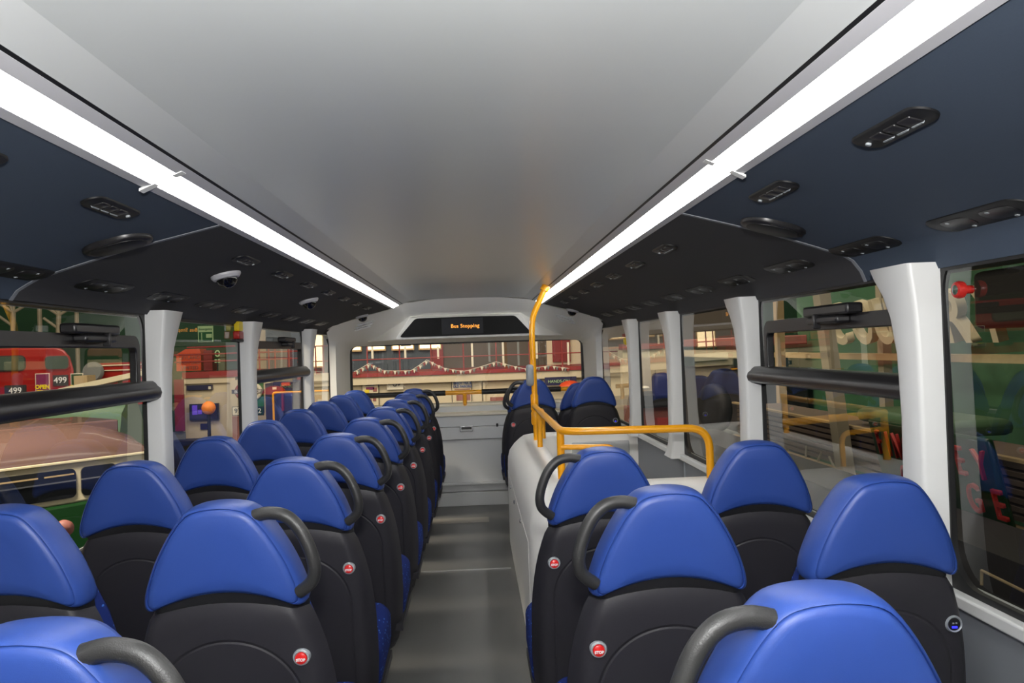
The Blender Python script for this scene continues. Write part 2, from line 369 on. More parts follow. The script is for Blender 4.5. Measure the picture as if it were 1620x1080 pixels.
for side, nm in ((-1, 'left'), (1, 'right')):
    X = lambda x: side_x(side, x)
    mb = MB().box(X(1.27), X(1.33), Y0, 7.95, -.06, .79)
    struct('wall_%s' % nm, mb, 'side_grey', 'grey lower side panel of the bus under the %s windows' % nm, 'wall')
    mb = MB().box(X(1.242), X(1.33), Y0, 7.42, .79, .824)
    struct('trim_%d' % tn, mb, 'white_gloss', 'white window sill ledge along the %s side' % nm, 'sill', bevel=.006); tn += 1
    mb = MB().box(X(1.262), X(1.272), Y0, 7.4, .30, .305)
    for ys in (1.93, 3.25, 4.5): mb.box(X(1.262), X(1.272), ys, ys + .008, .0, .79)
    struct('trim_%d' % tn, mb, 'btn_grey', 'thin pale joint lines on the %s side panel' % nm, 'trim'); tn += 1
    mb = MB().box(X(1.268), X(1.34), Y0, 7.4, 1.630 if side > 0 else 1.651, 1.69)
    struct('trim_%d' % tn, mb, 'rubber', 'black edge over the %s window tops' % nm, 'trim'); tn += 1
    for k, y in enumerate(PILLARS[side]):
        struct('trim_%d' % tn, pillar(y, side), 'white_gloss', 'white flared window pillar on the %s side, %s from the rear' % (nm, ORD[k]), 'pillar', smooth=50); tn += 1
    ys = PILLARS[side] + [7.36]
    for k in range(len(ys) - 1):
        ya, yb = ys[k] + .06, ys[k + 1] + .035
        hop = (side < 0 and k in (2, 4)) or (side > 0 and k == 2)
        desc = 'opening ' if hop else 'fixed '
        w = tag(thing('window_%d' % wn, '%sside window on the %s between the %s and %s pillars from the rear' % (desc, nm, ORD[k], ORD[k + 1]) if k < len(ys) - 2 else '%sside window on the %s next to the windscreen corner' % (desc, nm), 'window', (X(1.28), ya, .83)), kind='structure'); wn += 1
        n = 7; r = .13 if k == len(ys) - 2 else .10
        outer = rrect(ya, yb, .79, 1.70, .002, n); inner = rrect(ya + .045, yb - .041, .84, 1.675, r, n)
        rel(w, ring_plate(outer, inner, lambda p, q: (X(1.2685), p, q), lambda p, q: (X(1.284), p, q))).build('window_seal', 'rubber', w)
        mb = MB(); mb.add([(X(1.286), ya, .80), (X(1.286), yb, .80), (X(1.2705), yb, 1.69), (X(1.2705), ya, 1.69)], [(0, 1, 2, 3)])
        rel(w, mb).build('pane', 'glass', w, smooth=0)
        if hop:
            fy0, fy1 = ya + .06, yb - .145
            dz = .012 if side < 0 else -.011
            outer = rrect(fy0, fy1, 1.33, 1.556 + dz, .05, n); inner = rrect(fy0 + .035, fy1 - .03, 1.34, 1.508 + dz, .022, n)
            hf = rel(w, ring_plate(outer, inner, lambda p, q: (X(1.245), p, q), lambda p, q: (X(1.275), p, q))).build('hopper_frame', 'black_plastic', w, bevel=.004)
            prof = [(1.276, 1.295), (1.226, 1.297), (1.213, 1.308), (1.208, 1.33), (1.213, 1.352), (1.224, 1.362), (1.231, 1.374), (1.242, 1.384), (1.276, 1.386)]
            prof = [(x, 1.308 + (z - 1.295) * .88) if side < 0 else (x, 1.293 + (z - 1.295) * .76) for x, z in prof]; zb0 = prof[3][1]
            rings = []
            for yy, s in ((ya - .0, 1), (yb - .035, 1), (yb + .0, .97), (yb + .014, .75), (yb + .018, .3)):
                rings.append([(X(1.276 + (x - 1.276) * s), yy, zb0 + (z - zb0) * (s if s < .9 else 1)) for x, z in prof])
            bar = rel(w, MB().loft(rings)).build('hopper_bar', 'black_plastic', w, smooth=40)
            yc = fy0 + (fy1 - fy0) * (.62 if side < 0 else .40)
            lt = rel(w, MB().box(X(1.205), X(1.26), yc - .16, yc + .16, 1.553 + dz, 1.588 + dz).box(X(1.20), X(1.25), yc - .10, yc + .12, 1.526 + dz, 1.553 + dz)).build('hopper_latch', 'black_plastic', w, bevel=.008)
            rel(w, MB().box(X(1.19), X(1.215), yc + .04, yc + .055, 1.512 + dz, 1.56 + dz)).build('latch_grip', 'black_plastic', w, bevel=.003)
# rear bulkhead behind the camera
mb = MB().box(CX - 1.33, CX + 1.33, Y0 - .05, Y0, -.06, 1.96)
struct('wall_rear', mb, 'fascia', 'grey rear bulkhead of the upper deck', 'wall')
# outer roof skin
mb = MB(); prof = [(-1.34, 1.66), (-1.30, 1.85), (-1.1, 2.0), (-.6, 2.06), (0, 2.08), (.6, 2.06), (1.1, 2.0), (1.30, 1.85), (1.34, 1.66)]
rings = [[(CX + x, y, z) for x, z in prof] + [(CX + x * .985, y, z - .012) for x, z in reversed(prof)] for y in (Y0 - .05, 7.9)]
mb.loft(rings); struct('trim_%d' % tn, mb, 'white_gloss', 'white outer roof skin of the bus', 'roof'); tn += 1

# ------------------------------------------------------------------ front bulkhead, windscreen, dashboard
def half(pts): return [(-x, y, z) for x, y, z in pts] + [(x, y, z) for x, y, z in reversed(pts)]
A = half([(1.27, 7.33, .80), (1.27, 7.33, 1.2), (1.27, 7.33, 1.56), (1.262, 7.25, 1.62), (1.235, 7.03, 1.665), (1.19, 7.02, 1.718), (.95, 7.02, 1.785), (.68, 7.02, 1.855), (.56, 7.02, 1.905), (.30, 7.02, 1.932), (.001, 7.02, 1.936)])
B = half([(1.215, 7.34, .80), (1.215, 7.34, 1.2), (1.213, 7.34, 1.53), (1.205, 7.34, 1.585), (1.18, 7.30, 1.625), (1.13, 7.24, 1.665), (.93, 7.16, 1.748), (.71, 7.11, 1.828), (.545, 7.07, 1.887), (.30, 7.05, 1.912), (.001, 7.05, 1.915)])
B2 = half([(1.205, 7.40, .80), (1.205, 7.40, 1.2), (1.20, 7.42, 1.50), (1.19, 7.42, 1.545), (1.165, 7.42, 1.575), (1.11, 7.44, 1.59), (.93, 7.48, 1.60), (.71, 7.50, 1.61), (.545, 7.50, 1.615), (.30, 7.50, 1.62), (.001, 7.50, 1.62)])
C3 = half([(1.16, 7.80, .80), (1.16, 7.80, 1.2), (1.155, 7.80, 1.46), (1.15, 7.80, 1.50), (1.13, 7.80, 1.525), (1.09, 7.80, 1.537), (.93, 7.80, 1.542), (.71, 7.80, 1.546), (.545, 7.80, 1.548), (.30, 7.80, 1.55), (.001, 7.80, 1.55)])
mb = MB(); rings = [[(cxz(z) + x, y, z) for x, y, z in R] for R in (A, B, B2, C3)]
out = [[(CX + x * 1.0, y, z) for x, y, z in half([(1.33, 7.9, .80), (1.33, 7.9, 1.2), (1.33, 7.9, 1.56), (1.32, 7.9, 1.66), (1.28, 7.9, 1.75), (1.2, 7.9, 1.84), (.95, 7.9, 1.95), (.71, 7.9, 2.0), (.56, 7.9, 2.02), (.30, 7.9, 2.04), (.001, 7.9, 2.05)])]]
mb.loft(rings + out, closed=False)
struct('wall_front', mb, 'fascia', 'moulded grey white front bulkhead around the windscreen', 'wall', smooth=45)
w = tag(thing('window_%d' % wn, 'wide front windscreen of the upper deck', 'windscreen', (CX, 7.82, .9)), kind='structure')
n = 7; outer = rrect(CX - 1.2, CX + 1.2, .78, 1.62, .002, n); inner = rrect(CX - 1.135, CX + 1.135, .80, 1.535, .05, n)
rel(w, ring_plate(outer, inner, lambda p, q: (p, 7.805, q), lambda p, q: (p, 7.815, q))).build('window_seal', 'rubber', w)
rel(w, MB().add([(CX - 1.2, 7.81, .78), (CX + 1.2, 7.81, .78), (CX + 1.2, 7.81, 1.62), (CX - 1.2, 7.81, 1.62)], [(0, 1, 2, 3)])).build('pane', 'glass', w, smooth=0)
# louvre ribs in the upper corners of the bulkhead
for side, nm in ((-1, 'left'), (1, 'right')):
    t = thing('air_louvre', 'small ribbed air louvre on the front bulkhead, upper %s corner' % nm, 'vent', (CX + side * .93, 7.1, 1.75))
    for k in range(3):
        c = Vector((side * (.90 + .02 * k), 7.15 + .04 * k, 1.745 - .022 * k)) + Vector((CX, 0, 0)) - t.location
        MB().obox(c, (.075, 0, -side * .019), (0, .004, .003), (0, -.004, .006)).build('louvre_rib', 'white_gloss', t)
# display
t = thing('passenger_display', 'black information display with amber letters above the windscreen', 'display', (CX, 7.2, 1.69))
def trap(hb, ht, zb, zt, r=.0): return [(-hb, zb), (hb, zb), (ht, zt), (-ht, zt)]
cow = MB().loft([[(x, 0.0 + (.012 if z > 0 else 0), z) for x, z in trap(.635, .485, -.098, .092)], [(x, -.0 + .0, z) for x, z in trap(.65, .50, -.106, .10)], [(x, .10, z) for x, z in trap(.74, .56, -.110, .132)], [(x, .36, z) for x, z in trap(.95, .66, -.112, .152)]])
cow.build('display_cowl', 'fascia', t, smooth=30, bevel=.006)
pts = [(p.x, p.z) for p in fillet([Vector((0, 0, -.086)), Vector((.607, 0, -.086)), Vector((.457, 0, .082)), Vector((0, 0, .086))], .03)]
poly = pts + [(-x, z) for x, z in reversed(pts)][1:-1]
MB().prism(poly, lambda x, z: (x, -.014, z), lambda x, z: (x, .02, z)).build('screen_surround', 'screen_black', t)
sc = MB().box(-.22, .16, -.017, -.01, -.072, .074).build('screen', 'screen_grey', t)
for a_, b_ in ((-.42, -.235), (.175, .31)): MB().box(a_, b_, -.0165, -.01, -.072, .07).build('dark_panel', 'screen_black', t)
lettering('Bus Stopping', .047, 'amber', (-.005, -.020, .0), t, extrude=.0008, bold=.0002, spacing=1.06)
# dashboard
t = thing('front_dashboard', 'grey front bulkhead panel with shelf below the windscreen', 'dashboard', (CX, 7.45, 0))
xs0, xs1 = CX - 1.27, CX + 1.27
def dbox(*a): return rel(t, MB().box(*a))
dbox(xs0, xs1, 7.47, 7.55, .13, .62).build('lower_panel', 'dash_grey', t, bevel=.003)
dbox(xs0, xs1, 7.43, 7.52, 0, .125).build('kick_panel', 'dash_grey', t, bevel=.003)
dbox(xs0, xs1, 7.42, 7.50, .195, .22).build('footrest_ledge', 'dash_grey', t, bevel=.008)
dbox(xs0, xs1, 7.452, 7.55, .745, .845).build('upper_panel', 'dash_grey', t, bevel=.003)
fl_ = dbox(xs0, xs1, 7.450, 7.55, .625, .741).build('drawer_flap', 'dash_grey', t, bevel=.003)
lx, lz = at(738, 678, 7.45).x, at(738, 678, 7.45).z
dbox(lx - .062, lx + .062, 7.438, 7.452, lz - .027, lz + .027).build('latch_plate', 'chrome', t, bevel=.004)
dbox(lx - .048, lx + .048, 7.434, 7.45, lz - .004, lz + .018).build('latch_handle', 'black_plastic', t, bevel=.004)
for px, py in ((689, 676), (787, 672)):
    p = at(px, py, 7.45)
    dbox(p.x - .012, p.x + .008, 7.444, 7.452, p.z - .016, p.z + .016).build('lock', 'black_plastic', t, bevel=.004)
dbox(xs0, xs1, 7.44, 7.70, .845, .872).build('shelf', 'cream_edge', t, bevel=.008)
dbox(xs0, xs1, 7.66, 7.70, .86, .935).build('shelf_riser', 'dash_grey', t)
dbox(xs0, xs1, 7.65, 7.84, .925, .952).build('windscreen_ledge', 'cream_edge', t, bevel=.006)
# yellow and black bar across the windscreen
t = thing('windscreen_handrail', 'yellow handrail with black grips across the front windscreen', 'handrail', (CX, 7.62, 1.06))
segs = [(-1.16, -1.0, 'yellow', .021), (-1.0, -.22, 'rubber', .026), (-.22, .13, 'yellow', .021), (.13, .90, 'rubber', .026), (.90, 1.12, 'yellow', .021)]
for a, b, m, r in segs:
    MB().tube([(a, 0, 0), (b, 0, 0)], r, 14).build('grip_sleeve' if m == 'rubber' else 'rail', m, t)
for x in (-1.1, -.035, 1.06): MB().tube([(x, 0, 0), (x, .0, -.10), (x, .03, -.115)], .019, 12).build('post', 'yellow', t)

# ------------------------------------------------------------------ seats
HALF = [(0, .955), (.045, .952), (.09, .943), (.13, .930), (.155, .920), (.168, .917), (.176, .923), (.1785, .935), (.176, .955), (.167, .985), (.153, 1.022), (.134, 1.060), (.113, 1.096), (.091, 1.126), (.073, 1.144), (.055, 1.153), (.030, 1.158), (0, 1.160)]
OUT = HALF + [(-x, z) for x, z in reversed(HALF[1:-1])]
def smooth_outline(poly, per=2):
    n = len(poly); out = []
    for i in range(n):
        p0, p1, p2, p3 = (Vector(poly[(i + k) % n]) for k in (-1, 0, 1, 2))
        for k in range(per):
            t = k / per
            out.append(tuple(.5 * ((2 * p1) + (p2 - p0) * t + (2 * p0 - 5 * p1 + 4 * p2 - p3) * t * t + (3 * p1 - p0 - 3 * p2 + p3) * t ** 3)))
    return out
OUT = smooth_outline(OUT, 2)
def lean(z): return max(0, 1.16 - z) * .13
def headrest_mesh():
    rings = []
    zc = 1.035
    for s, y in ((.02, -.006), (.5, -.006), (.80, -.0055), (.885, -.0015), (.905, .002), (.914, .006), (.924, .0025), (.945, .005), (.975, .015), (.995, .033), (1.0, .055), (.99, .078), (.95, .095), (.85, .104), (.02, .108)):
        rings.append([(x * s, y + lean(zc + (z - zc) * s), zc + (z - zc) * s) for x, z in OUT])
    return MB().loft(rings)
def shell_section(z, w, yr, d, n=40, arch=0.0, wtop=.18):
    """closed ring: rear face from -w to w, then the front face back"""
    pts = []
    for i in range(n + 1):
        u = -1 + 2 * i / n
        y = .012 * u * u + .055 * max(0, (abs(u) - .80) / .20) ** 2.2
        pts.append((w * u, yr + y, z + arch * (1 - min(1, abs(w * u) / wtop) ** 2)))
    for i in range(8):
        u = 1 - 2 * (i + .5) / 8
        pts.append((w * .97 * u, yr + d, z + arch * (1 - min(1, abs(w * .97 * u) / wtop) ** 2)))
    return pts
WID = [(.902, .179), (.885, .187), (.86, .196), (.82, .208), (.78, .217), (.74, .224), (.69, .230), (.64, .234), (.56, .236), (.48, .236), (.40, .231), (.33, .222), (.27, .208), (.235, .19), (.215, .165)]
def shell_mesh():
    rings = []
    for k, (z, w) in enumerate(WID):
        a = .033 * max(0, 1 - (.902 - z) / .25)
        d = .10 + .03 * min(1, (.902 - z) / .3)
        inset = .006 if k == 0 else 0
        rings.append(shell_section(z, w - (.004 if k == 0 else 0), lean(z) + inset - .004, d - inset, arch=a))
    return MB().loft(rings)
def lip_mesh():
    rings = []
    for z, w, ins in ((.898, .174, .006), (.915, .1745, .004), (.935, .172, .003), (.952, .166, .006)):
        rings.append(shell_section(z, w, lean(z) + ins, .085, arch=.033, wtop=.178))
    return MB().loft(rings)
def pad_mesh():
    rings = []
    for z, w, t_ in ((.44, .19, .06), (.50, .20, .09), (.62, .20, .095), (.75, .188, .09), (.86, .165, .085), (.93, .145, .07), (.96, .13, .05)):
        y0 = lean(z) + .085
        rings.append([(w * math.cos(a), y0 + .5 * t_ + .5 * t_ * math.sin(a), z) if False else (w * max(-1, min(1, 1.25 * math.cos(a))), y0 + .5 * t_ * (1 + max(-1, min(1, 1.4 * math.sin(a)))), z) for a in (2 * PI * k / 28 for k in range(28))])
    return MB().loft(rings)
def cushion_mesh():
    rings = []
    for y, s in ((.17, .90), (.185, .97), (.22, 1), (.48, 1), (.545, .985), (.575, .94), (.588, .85)):
        zc, hz, hx = .425, .085, .236
        rings.append([(x * s, y, zc + (z - zc) * s + (.018 if y > .4 else 0)) for x, z in rrect(-hx, hx, zc - hz, zc + hz, .05, 5)])
    return MB().loft(rings)
def pan_mesh(): return MB().box(-.232, .232, .13, .56, .315, .345).box(-.20, .20, .15, .52, .27, .315)
def leg_mesh(): return MB().box(-.045, .045, .22, .34, .02, .28).box(-.07, .07, .17, .42, 0, .02)
def handle_mesh(s):
    ctrl = [(.076, .044, 1.128), (.108, .042, 1.134), (.145, .038, 1.127), (.174, .036, 1.100), (.195, .036, 1.057), (.205, .038, 1.016), (.201, .044, .985), (.186, .050, .966), (.166, .056, .952)]
    P = [Vector(p) for p in ctrl]; path = []
    for i in range(len(P) - 1):
        p0, p1, p2, p3 = P[max(i - 1, 0)], P[i], P[i + 1], P[min(i + 2, len(P) - 1)]
        for k in range(5):
            t_ = k / 5; path.append(.5 * ((2 * p1) + (p2 - p0) * t_ + (2 * p0 - 5 * p1 + 4 * p2 - p3) * t_ * t_ + (3 * p1 - p0 - 3 * p2 + p3) * t_ ** 3))
    path.append(P[-1]); path = [Vector((s * p.x, p.y - .022, p.z)) for p in path]
    return MB().tube(path, .0145, 16)
BX, BZ = .164, .802
def rear_y(x, z, w):
    u = abs(x) / w; return lean(z) - .004 + .012 * u * u + .055 * max(0, (u - .80) / .20) ** 2.2
def btn_mesh(s): return MB().lathe([(.0195, .012), (.0195, -.002), (.018, -.007), (.0145, -.009), (.0135, -.006)], (s * BX, rear_y(BX, BZ, .209) + .001, BZ), (0, 1, 0), 24)
def cap_mesh(s): return MB().lathe([(.0136, .004), (.0136, -.006), (.0125, -.0095), (.008, -.0115), (.0005, -.012)], (s * BX, rear_y(BX, BZ, .209), BZ - .0015), (0, 1, 0), 20)
UX, UZ = .163, .806
def usb_mesh(s): return MB().lathe([(.020, .012), (.020, -.004), (.0175, -.008), (.015, -.006), (.0145, .002)], (s * UX, rear_y(UX, UZ, .211) + .001, UZ), (0, 1, 0), 24)
def usbin_mesh(s): return MB().lathe([(.0150, .004), (.0150, -.004), (.0005, -.005)], (s * UX, rear_y(UX, UZ, .211), UZ), (0, 1, 0), 20)
def led_mesh(s): y = rear_y(UX, UZ, .211); return MB().box(s * UX - .006, s * UX + .006, y - .007, y - .003, UZ - .0085, UZ - .0045)
def port_mesh(s): y = rear_y(UX, UZ, .211); return MB().box(s * UX - .005, s * UX - .001, y - .0065, y - .003, UZ + .001, UZ + .004).box(s * UX + .002, s * UX + .006, y - .0065, y - .003, UZ + .001, UZ + .004)
CACHE = {}
def shared(key, fn, m, parent, name, smooth=40, label=None):
    if key not in CACHE: CACHE[key] = fn().mesh(key, M[m], smooth)
    o = bpy.data.objects.new(name, CACHE[key]); C.objects.link(o); o.parent = parent
    if label: o['label'] = label
    return o
def make_seat(aisle, usb):
    """aisle: side of the grab handle (-1, 1) or 0; usb: side of the socket or 0"""
    t = thing('passenger_chair', None, 'seat', (0, 0, 0), 'blue upper deck bus seats')
    shared('backrest_shell', shell_mesh, 'shell_groove', t, 'backrest_shell')
    shared('backrest_lip', lip_mesh, 'trim_black', t, 'backrest_lip')
    shared('headrest', headrest_mesh, 'blue_vinyl', t, 'headrest', 60)
    shared('backrest_pad', pad_mesh, 'moquette', t, 'backrest_pad', 60)
    shared('seat_cushion', cushion_mesh, 'moquette', t, 'seat_cushion', 50)
    shared('seat_pan', pan_mesh, 'shell', t, 'seat_pan')
    shared('leg', leg_mesh, 'shell', t, 'leg')
    if aisle:
        shared('handle%d' % aisle, lambda: handle_mesh(aisle), 'handle', t, 'grab_handle', 60)
        b = shared('btn%d' % aisle, lambda: btn_mesh(aisle), 'btn_grey', t, 'stop_button')
        shared('cap%d' % aisle, lambda: cap_mesh(aisle), 'btn_red', b, 'button_cap', label='red stop button cap')
        lettering('STOP', .0085, 'white_print', (aisle * BX, rear_y(BX, BZ, .209) - .0125, BZ - .0035), b, extrude=.0008, bold=.0004)
    if usb:
        b = shared('usb%d' % usb, lambda: usb_mesh(usb), 'btn_grey', t, 'charging_socket')
        shared('usbin%d' % usb, lambda: usbin_mesh(usb), 'black_plastic', b, 'socket_face')
        shared('port%d' % usb, lambda: port_mesh(usb), 'btn_grey', b, 'socket_contacts')
        shared('led%d' % usb, lambda: led_mesh(usb), 'led_blue', b, 'indicator_light', label='glowing blue indicator light')
    return t
PROTO = {}
def place_seat(kind, x, y, label, z=0.0):
    if kind not in PROTO: o = PROTO[kind] = make_seat(*{'la': (1, -1), 'ra': (-1, 1), 'lw': (0, -1), 'rw': (0, 1)}[kind])
    else: o = copy_tree(PROTO[kind])
    o.location = (x, y, z); o.scale = (1, 1, .993); o['label'] = label; return o
LY = [.945, 1.735, 2.45, 3.165, 3.90, 4.63, 5.36, 6.08, 6.80]
LX = [-.555, -.572, -.58, -.565, -.553, -.545, -.54, -.535, -.535]
for k in range(9):
    place_seat('la', LX[k], LY[k], ('blue and black bus seat with aisle handle, left aisle column, %s from the camera' % ORD[k]) if k < 8 else 'blue and black bus seat with aisle handle, left aisle column, frontmost by the windscreen')
for k in range(1, 9):
    place_seat('lw', LX[k] - .513, LY[k] + .06, ('blue and black bus seat by the left windows, %s from the camera' % ORD[k - 1]) if k < 8 else 'blue and black bus seat by the left windows, frontmost by the windscreen')
RX = [.437, .418, .392]
for k, y in enumerate((.945, 1.69, 2.40)):
    place_seat('ra', RX[k], y, 'blue bus seat with aisle handle on the right, %s from the camera' % ORD[k])
place_seat('rw', .922, 1.72, 'blue bus seat by the right window, nearest the camera, socket on its right')
place_seat('rw', .885, 2.41, 'blue bus seat by the right window, behind the white stairwell ledge')
place_seat('ra', .452, 6.10, 'blue bus seat with handle beyond the stairwell, partly behind the yellow pole', .076)
place_seat('rw', .932, 6.10, 'blue bus seat by the far right window, beyond the stairwell', .076)
place_seat('ra', .452, 6.80, 'frontmost right bus seat beside the aisle, facing the windscreen', 0)
place_seat('rw', .915, 6.80, 'frontmost right bus seat beside the window, facing the windscreen', 0)
mb = MB().box(.25, 1.2, 6.09, 6.74, 0, .076); struct('trim_%d' % tn, mb, 'floor', 'low raised floor step under the far right seats', 'step'); tn += 1

# ------------------------------------------------------------------ stairwell enclosure
t = thing('stairwell_enclosure', 'white moulded stairwell enclosure wall beside the aisle', 'enclosure', (.225, 3.5, 0))
def plan(off, r, z, n=8):
    x0, x1, y0, y1 = .225 + off, 1.199, 3.50 + off, 6.05 - off
    pts = [(x1, y0)]
    for cx, cy, a0 in ((x0 + r, y0 + r, -PI / 2), (x0 + r, y1 - r, -PI)):
        for k in range(n + 1):
            a = a0 - PI / 2 * k / n; pts.append((cx + r * math.cos(a), cy + r * math.sin(a)))
    pts.append((x1, y1)); return [(x, y, z) for x, y in pts]
rings = [plan(.0, .14, 0), plan(.0, .14, .60), plan(.004, .14, .66), plan(.016, .145, .71), plan(.05, .15, .762), plan(.09, .15, .804), plan(.115, .14, .823), plan(.145, .13, .83), plan(.20, .10, .83), plan(.225, .09, .822), plan(.235, .09, .80), plan(.24, .09, 0)]
rel(t, MB().loft(rings, closed=False)).build('moulding', 'warm_white', t, smooth=50)
rel(t, MB().box(.2225, .226, 3.68, 5.9, .02, .56)).build('access_panel', 'warm_white', t, bevel=.002)
for px, py in ((809, 770), (815, 794), (825, 824)):
    y = atX(px, py, .225); yy = min(max(y.y, 3.7), 6)
    rel(t, MB().lathe([(.013, .004), (.013, -.003), (.009, -.007), (.001, -.008)], (.222, yy, y.z), (1, 0, 0), 14)).build('panel_screw', 'chrome', t)
rel(t, MB().box(.70, 1.13, 5.79, 5.812, .60, .76)).build('recess_panel', 'dash_grey', t, bevel=.01)
for k in range(4):
    rel(t, MB().box(.47, 1.19, 5.80 - .3 * (k + 1), 5.80 - .3 * k, -.25 * (k + 1) - .05, -.25 * (k + 1))).build('stair_tread', 'floor', t)

# ------------------------------------------------------------------ yellow rails
t = thing('yellow_handrail', 'bright yellow handrail and pole around the stairwell', 'handrail', (.42, 5.45, .83))
xr, zr = .405, 1.065; xe = 1.095
top = fillet([(xr, 5.42, zr), (xr, 3.73, zr), (xe, 3.66, zr), (xe, 3.66, .82)], .10, 8)
rel(t, MB().tube(top, .0185, 16)).build('top_rail', 'yellow', t, smooth=60)
p = fillet([(.415, 5.45, .82), (.405, 5.45, 1.55), (.41, 5.45, 1.68), (.515, 5.47, 1.893)], .16, 8)
rel(t, MB().tube(p, .0205, 16)).build('pole', 'yellow', t, smooth=60)
rel(t, MB().tube([(.500, 5.467, 1.865), (.519, 5.471, 1.90)], .030, 16)).build('ceiling_flange', 'yellow', t)
for za, zb in ((1.03, 1.15), (.935, 1.03)):
    rel(t, MB().tube([(.409, 5.45, za), (.408, 5.45, za + .012), (.408, 5.45, zb - .012), (.408, 5.45, zb)], [.022, .027, .027, .022], 16)).build('joint_collar', 'yellow', t)
rel(t, MB().tube([(xr, 5.05, .82), (xr, 5.05, zr)], .0175, 14)).build('post', 'yellow', t)
rel(t, MB().tube([(xr, 3.80, .82), (xr, 3.80, zr)], .0185, 14)).build('post', 'yellow', t)
rel(t, MB().tube(fillet([(.475, 5.6, .82), (.475, 5.6, 1.02), (.42, 5.46, 1.03)], .04), .0165, 14)).build('post', 'yellow', t)
rel(t, MB().tube(fillet([(xr, 3.78, .985), (.66, 3.73, .985), (.66, 3.73, .82)], .05), .013, 12)).build('lower_rail', 'yellow', t)
b = rel(t, MB().loft([[(.385 + x, 5.423 - d, z) for x, z in rrect(-.03 * s, .022 * s, 1.28 - .075 * s + .0, 1.28 + .075 * s, .02 * s, 5)] for d, s in ((-.03, 1), (.0, 1), (.014, .9), (.02, .6))])).build('stop_button_box', 'btn_grey', t, smooth=50)

# ------------------------------------------------------------------ cove fittings
def cove_point(side, x):
    """point on the lower cove surface and its tangent and outward (down) normal"""
    for (xa, za), (xb, zb) in zip(COVE, COVE[1:]):
        if xa <= x <= xb:
            f = (x - xa) / (xb - xa); p = Vector((cxz(za + (zb - za) * f) + side * x, 0, za + (zb - za) * f)); tg = Vector((side * (xb - xa), 0, zb - za)).normalized()
            nn = Vector((tg.z * side, 0, -tg.x * side)); nn = nn if nn.z < 0 else -nn
            return p, tg, nn
def plate_on(t, side, x, w, l, r, th, name, m, off=0.0, dy=0.0, parent=None, du=0.0, ring=None):
    p, tg, nn = cove_point(side, x); yv = Vector((0, 1, 0))
    base = p - Vector((t.location.x, 0, t.location.z))
    def f(h, s=1.0): return [base + tg * (a * s + du) + yv * (b * s + dy) + nn * h for a, b in rrect(-w / 2, w / 2, -l / 2, l / 2, r, 5)]
    mb = MB().loft([f(off - .004), f(off + th * .6), f(off + th, .94)])
    return mb.build(name, m, parent or t, smooth=50)
UPY = [.78, 1.33, 1.88, 2.97, 3.52, 4.07, 4.62, 5.17, 5.72, 6.27]
for side, nm in ((-1, 'left'), (1, 'right')):
    for k, y in enumerate(UPY):
        x = .79; p, tg, nn = cove_point(side, x)
        t = thing('air_vent', 'slim black vent unit high on the %s cove, %s from the camera' % (nm, ORD[k]), 'vent', (p.x, y, p.z), 'vent units high on the coves')
        plate_on(t, side, x, .058, .225, .028, .006, 'vent_body', 'rubber')
        for q in range(3):
            plate_on(t, side, x, .030, .036, .004, .003, 'vent_slot', 'black_plastic', .006, -.057 + .046 * q)
            plate_on(t, side, x, .004, .034, .001, .004, 'vent_blade', 'btn_grey', .006, -.057 + .046 * q, du=.013)
        plate_on(t, side, x, .010, .010, .004, .004, 'vent_knob', 'btn_grey', .006, .083)
    for k, y in enumerate([.62, 1.14, 1.66, 2.17, 2.70, 3.25, 3.77, 4.3, 4.83, 5.36, 5.89, 6.42]):
        x = 1.185; p, tg, nn = cove_point(side, x)
        t = thing('air_outlet', 'long flat black air outlet low on the %s cove, %s from the camera' % (nm, ORD[k]), 'vent', (p.x, y, p.z), 'air outlets low on the coves')
        plate_on(t, side, x, .080, .33, .038, .004, 'outlet_body', 'rubber', du=-.015)
        for q in (-.07, .07): plate_on(t, side, x, .05, .10, .024, .002, 'outlet_flap', 'black_plastic', .004, q, du=-.015)
        for a, q in ((-.03, -.05), (-.03, .09), (.01, -.09), (.01, .05)): plate_on(t, side, x, .008, .010, .003, .003, 'outlet_screw', 'btn_grey', .004, q, du=a)
    x = .925; p, tg, nn = cove_point(side, x)
    t = thing('speaker', 'oval black speaker on the %s cove beside the panel joint' % nm, 'speaker', (p.x, 2.22, p.z))
    plate_on(t, side, x, .185, .14, .068, .014, 'speaker_rim', 'black_plastic'); plate_on(t, side, x, .15, .108, .052, .006, 'speaker_grille', 'rubber', .012)
def dome_cam(side, x, y, label):
    p, tg, nn = cove_point(side, x); t = thing('dome_camera', label, 'camera', (p.x, y, p.z), 'ceiling dome cameras')
    MB().lathe([(.058, -.005), (.058, .008), (.050, .018), (.042, .020)], (0, 0, 0), nn, 24).build('camera_base', 'alu', t)
    MB().lathe([(.041, .012), (.041, .020), (.037, .034), (.027, .046), (.014, .053), (.001, .055)], (0, 0, 0), nn, 24).build('camera_dome', 'dome', t)
dome_cam(-1, .92, 3.15, 'chrome rimmed dome camera on the left cove, nearest of three')
dome_cam(-1, .925, 4.73, 'chrome rimmed dome camera on the left cove, middle of three')
dome_cam(-1, .92, 6.93, 'small dome camera on the left cove at the front bulkhead')
dome_cam(1, .94, 6.96, 'small dome camera on the right cove at the front bulkhead')
